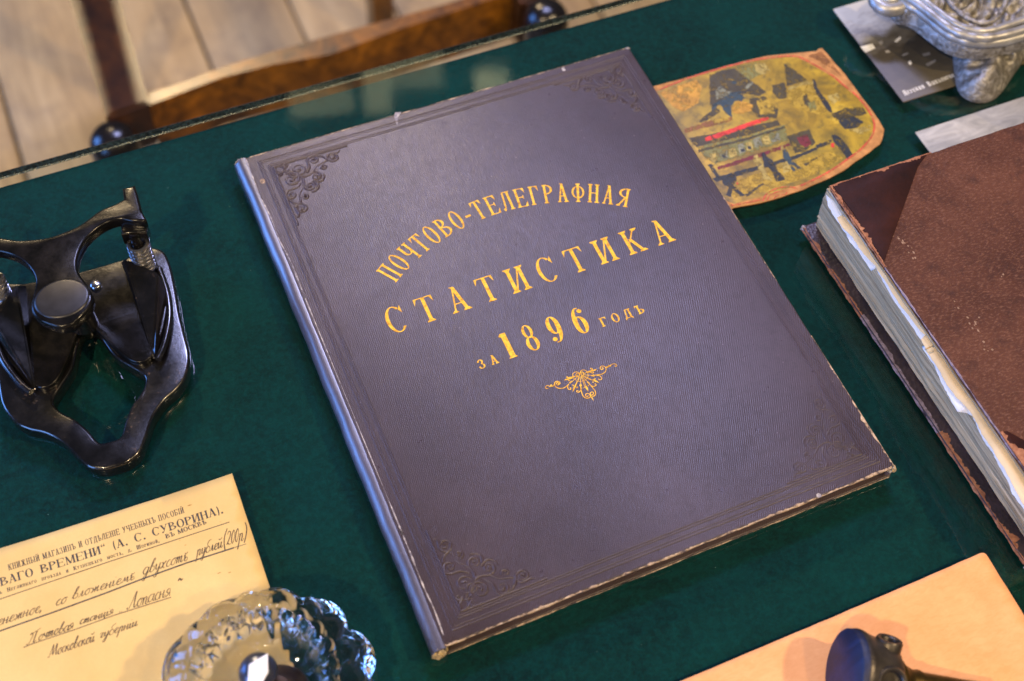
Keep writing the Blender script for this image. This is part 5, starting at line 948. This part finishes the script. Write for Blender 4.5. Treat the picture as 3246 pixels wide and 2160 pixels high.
# ------------------------------------------------------------------ buff folder and the stamp on it
b = NB('buff_card'); n = b.noise(40, 5, .6); n2 = b.noise(700, 4, .7); fb = b.ramp(b.noise(150, 4, .7, b.co((1, 3, 1), (0, 0, .4)), dist=1.2), [(0.35, .25), (0.6, 0.0)])
c = b.mix(fb, b.ramp(n, [(0.3, (0.74, 0.35, 0.14)), (0.7, (0.84, 0.43, 0.19))]), (0.62, 0.24, 0.06)); b.set(Base_Color=c, Roughness=.75, Specular_IOR_Level=.25).bump(n2, .2, .0002); M['buff'] = b.m
fo = thing('buff_folder', 'plain orange buff card folder in the lower right corner', 'folder', (200, -450, 0))
plate('folder_back', wob(rrect(80.5, -540, 282.6, -388.2, 2.5), .1, 81), [], .2, .7, .1, M['buff'], fo, 1)
def fold_h(x, y, d): return 1.3 + 2.4 * max(0, 1 - math.hypot(x - 282, y + 387) / 70) ** 2 + 1.6 * max(0, 1 - math.hypot(x - 100, y + 387) / 80) ** 2 + .15 * math.sin(x * .06)
_f = relief('folder_front', wob(rrect(80, -540, 282.4, -387.2, 3.0), .12, 82, 6), fold_h, 6.0, M['buff'], fo, 0, False)
_m = _f.modifiers.new('thickness', 'SOLIDIFY'); _m.thickness = .0004; _m.offset = -1
b = NB('blue_rubber'); n = b.noise(80, 5, .6, b.co((1, 1, .4), (.3, .4, .6)), dist=1); b.set(Base_Color=b.ramp(n, [(0.35, (0.002, 0.004, 0.020)), (0.65, (0.004, 0.013, 0.060))]), Roughness=.55).bump(n, .4, .002); M['rubber'] = b.m
b = NB('gunmetal'); n = b.noise(60, 5, .6); n2 = b.noise(500, 4); b.set(Base_Color=b.ramp(n, [(0.3, (0.04, 0.034, 0.03)), (0.7, (0.12, 0.105, 0.09))]), Metallic=.75, Roughness=.40).bump(n2, .3, .0006); M['gun'] = b.m
b = NB('aged_brass'); n = b.noise(90, 5, .6); b.set(Base_Color=b.ramp(n, [(0.3, (0.03, 0.02, 0.006)), (0.7, (0.13, 0.08, 0.02))]), Metallic=.8, Roughness=.42).bump(n, .2, .0006); M['brass'] = b.m
ST = (179.2, -404.6)
ax = Vector((0.87, -0.46, -0.20)).normalized()
RM = Vector((0, 0, 1)).rotation_difference(ax).to_matrix()
CZ = 22.0
sm_ = thing('hand_stamp', 'dark metal hand stamp with a blue rubber face lying on the buff folder', 'stamp', (ST[0], ST[1], 1.5))
c0 = (ST[0] - 6.3, ST[1] - 13.2, CZ)
lathe('rubber_face', [(0, -1.6), (19.5, -1.6), (20.6, -.8), (20.8, 2.0), (0, 2.0)], c0, M['rubber'], sm_, 48, None, RM)
lathe('metal_housing', [(0, 2.0), (21, 2.0), (21.2, 3), (20.8, 5), (19.6, 8), (18.4, 13), (17.0, 18), (15.6, 22), (12, 24.5), (9, 26), (0, 26)], c0, M['gun'], sm_, 48, None, RM)
up = Vector((0, 0, 1)); side = ax.cross(up).normalized(); upn = side.cross(ax).normalized()
def onhouse(t, ang, r): return Vector(c0) + ax * t + (upn * math.cos(ang) + side * math.sin(ang)) * r
for t, an, rr, kr in ((17, R(-48), 14, 5.4), (14, R(25), 14.5, 6.4)):
    d = (upn * math.cos(an) + side * math.sin(an)); Q = Vector((0, 0, 1)).rotation_difference(d).to_matrix(); p = onhouse(t, an, rr)
    lathe('round_boss', [(kr + 1.2, -2), (kr + 1.2, 5.0), (kr + .6, 6.0), (kr - .6, 6.0), (kr - 1.4, 5.0), (kr - 1.8, 3.0), (0, 2.6)], tuple(p), M['gun'], sm_, 32, None, Q)
lathe('brass_neck', [(9.5, 24), (10, 27), (8, 29), (6.0, 34), (6.5, 37), (5.6, 40), (5.4, 62), (6, 75), (0, 77)], c0, M['brass'], sm_, 36, None, RM)
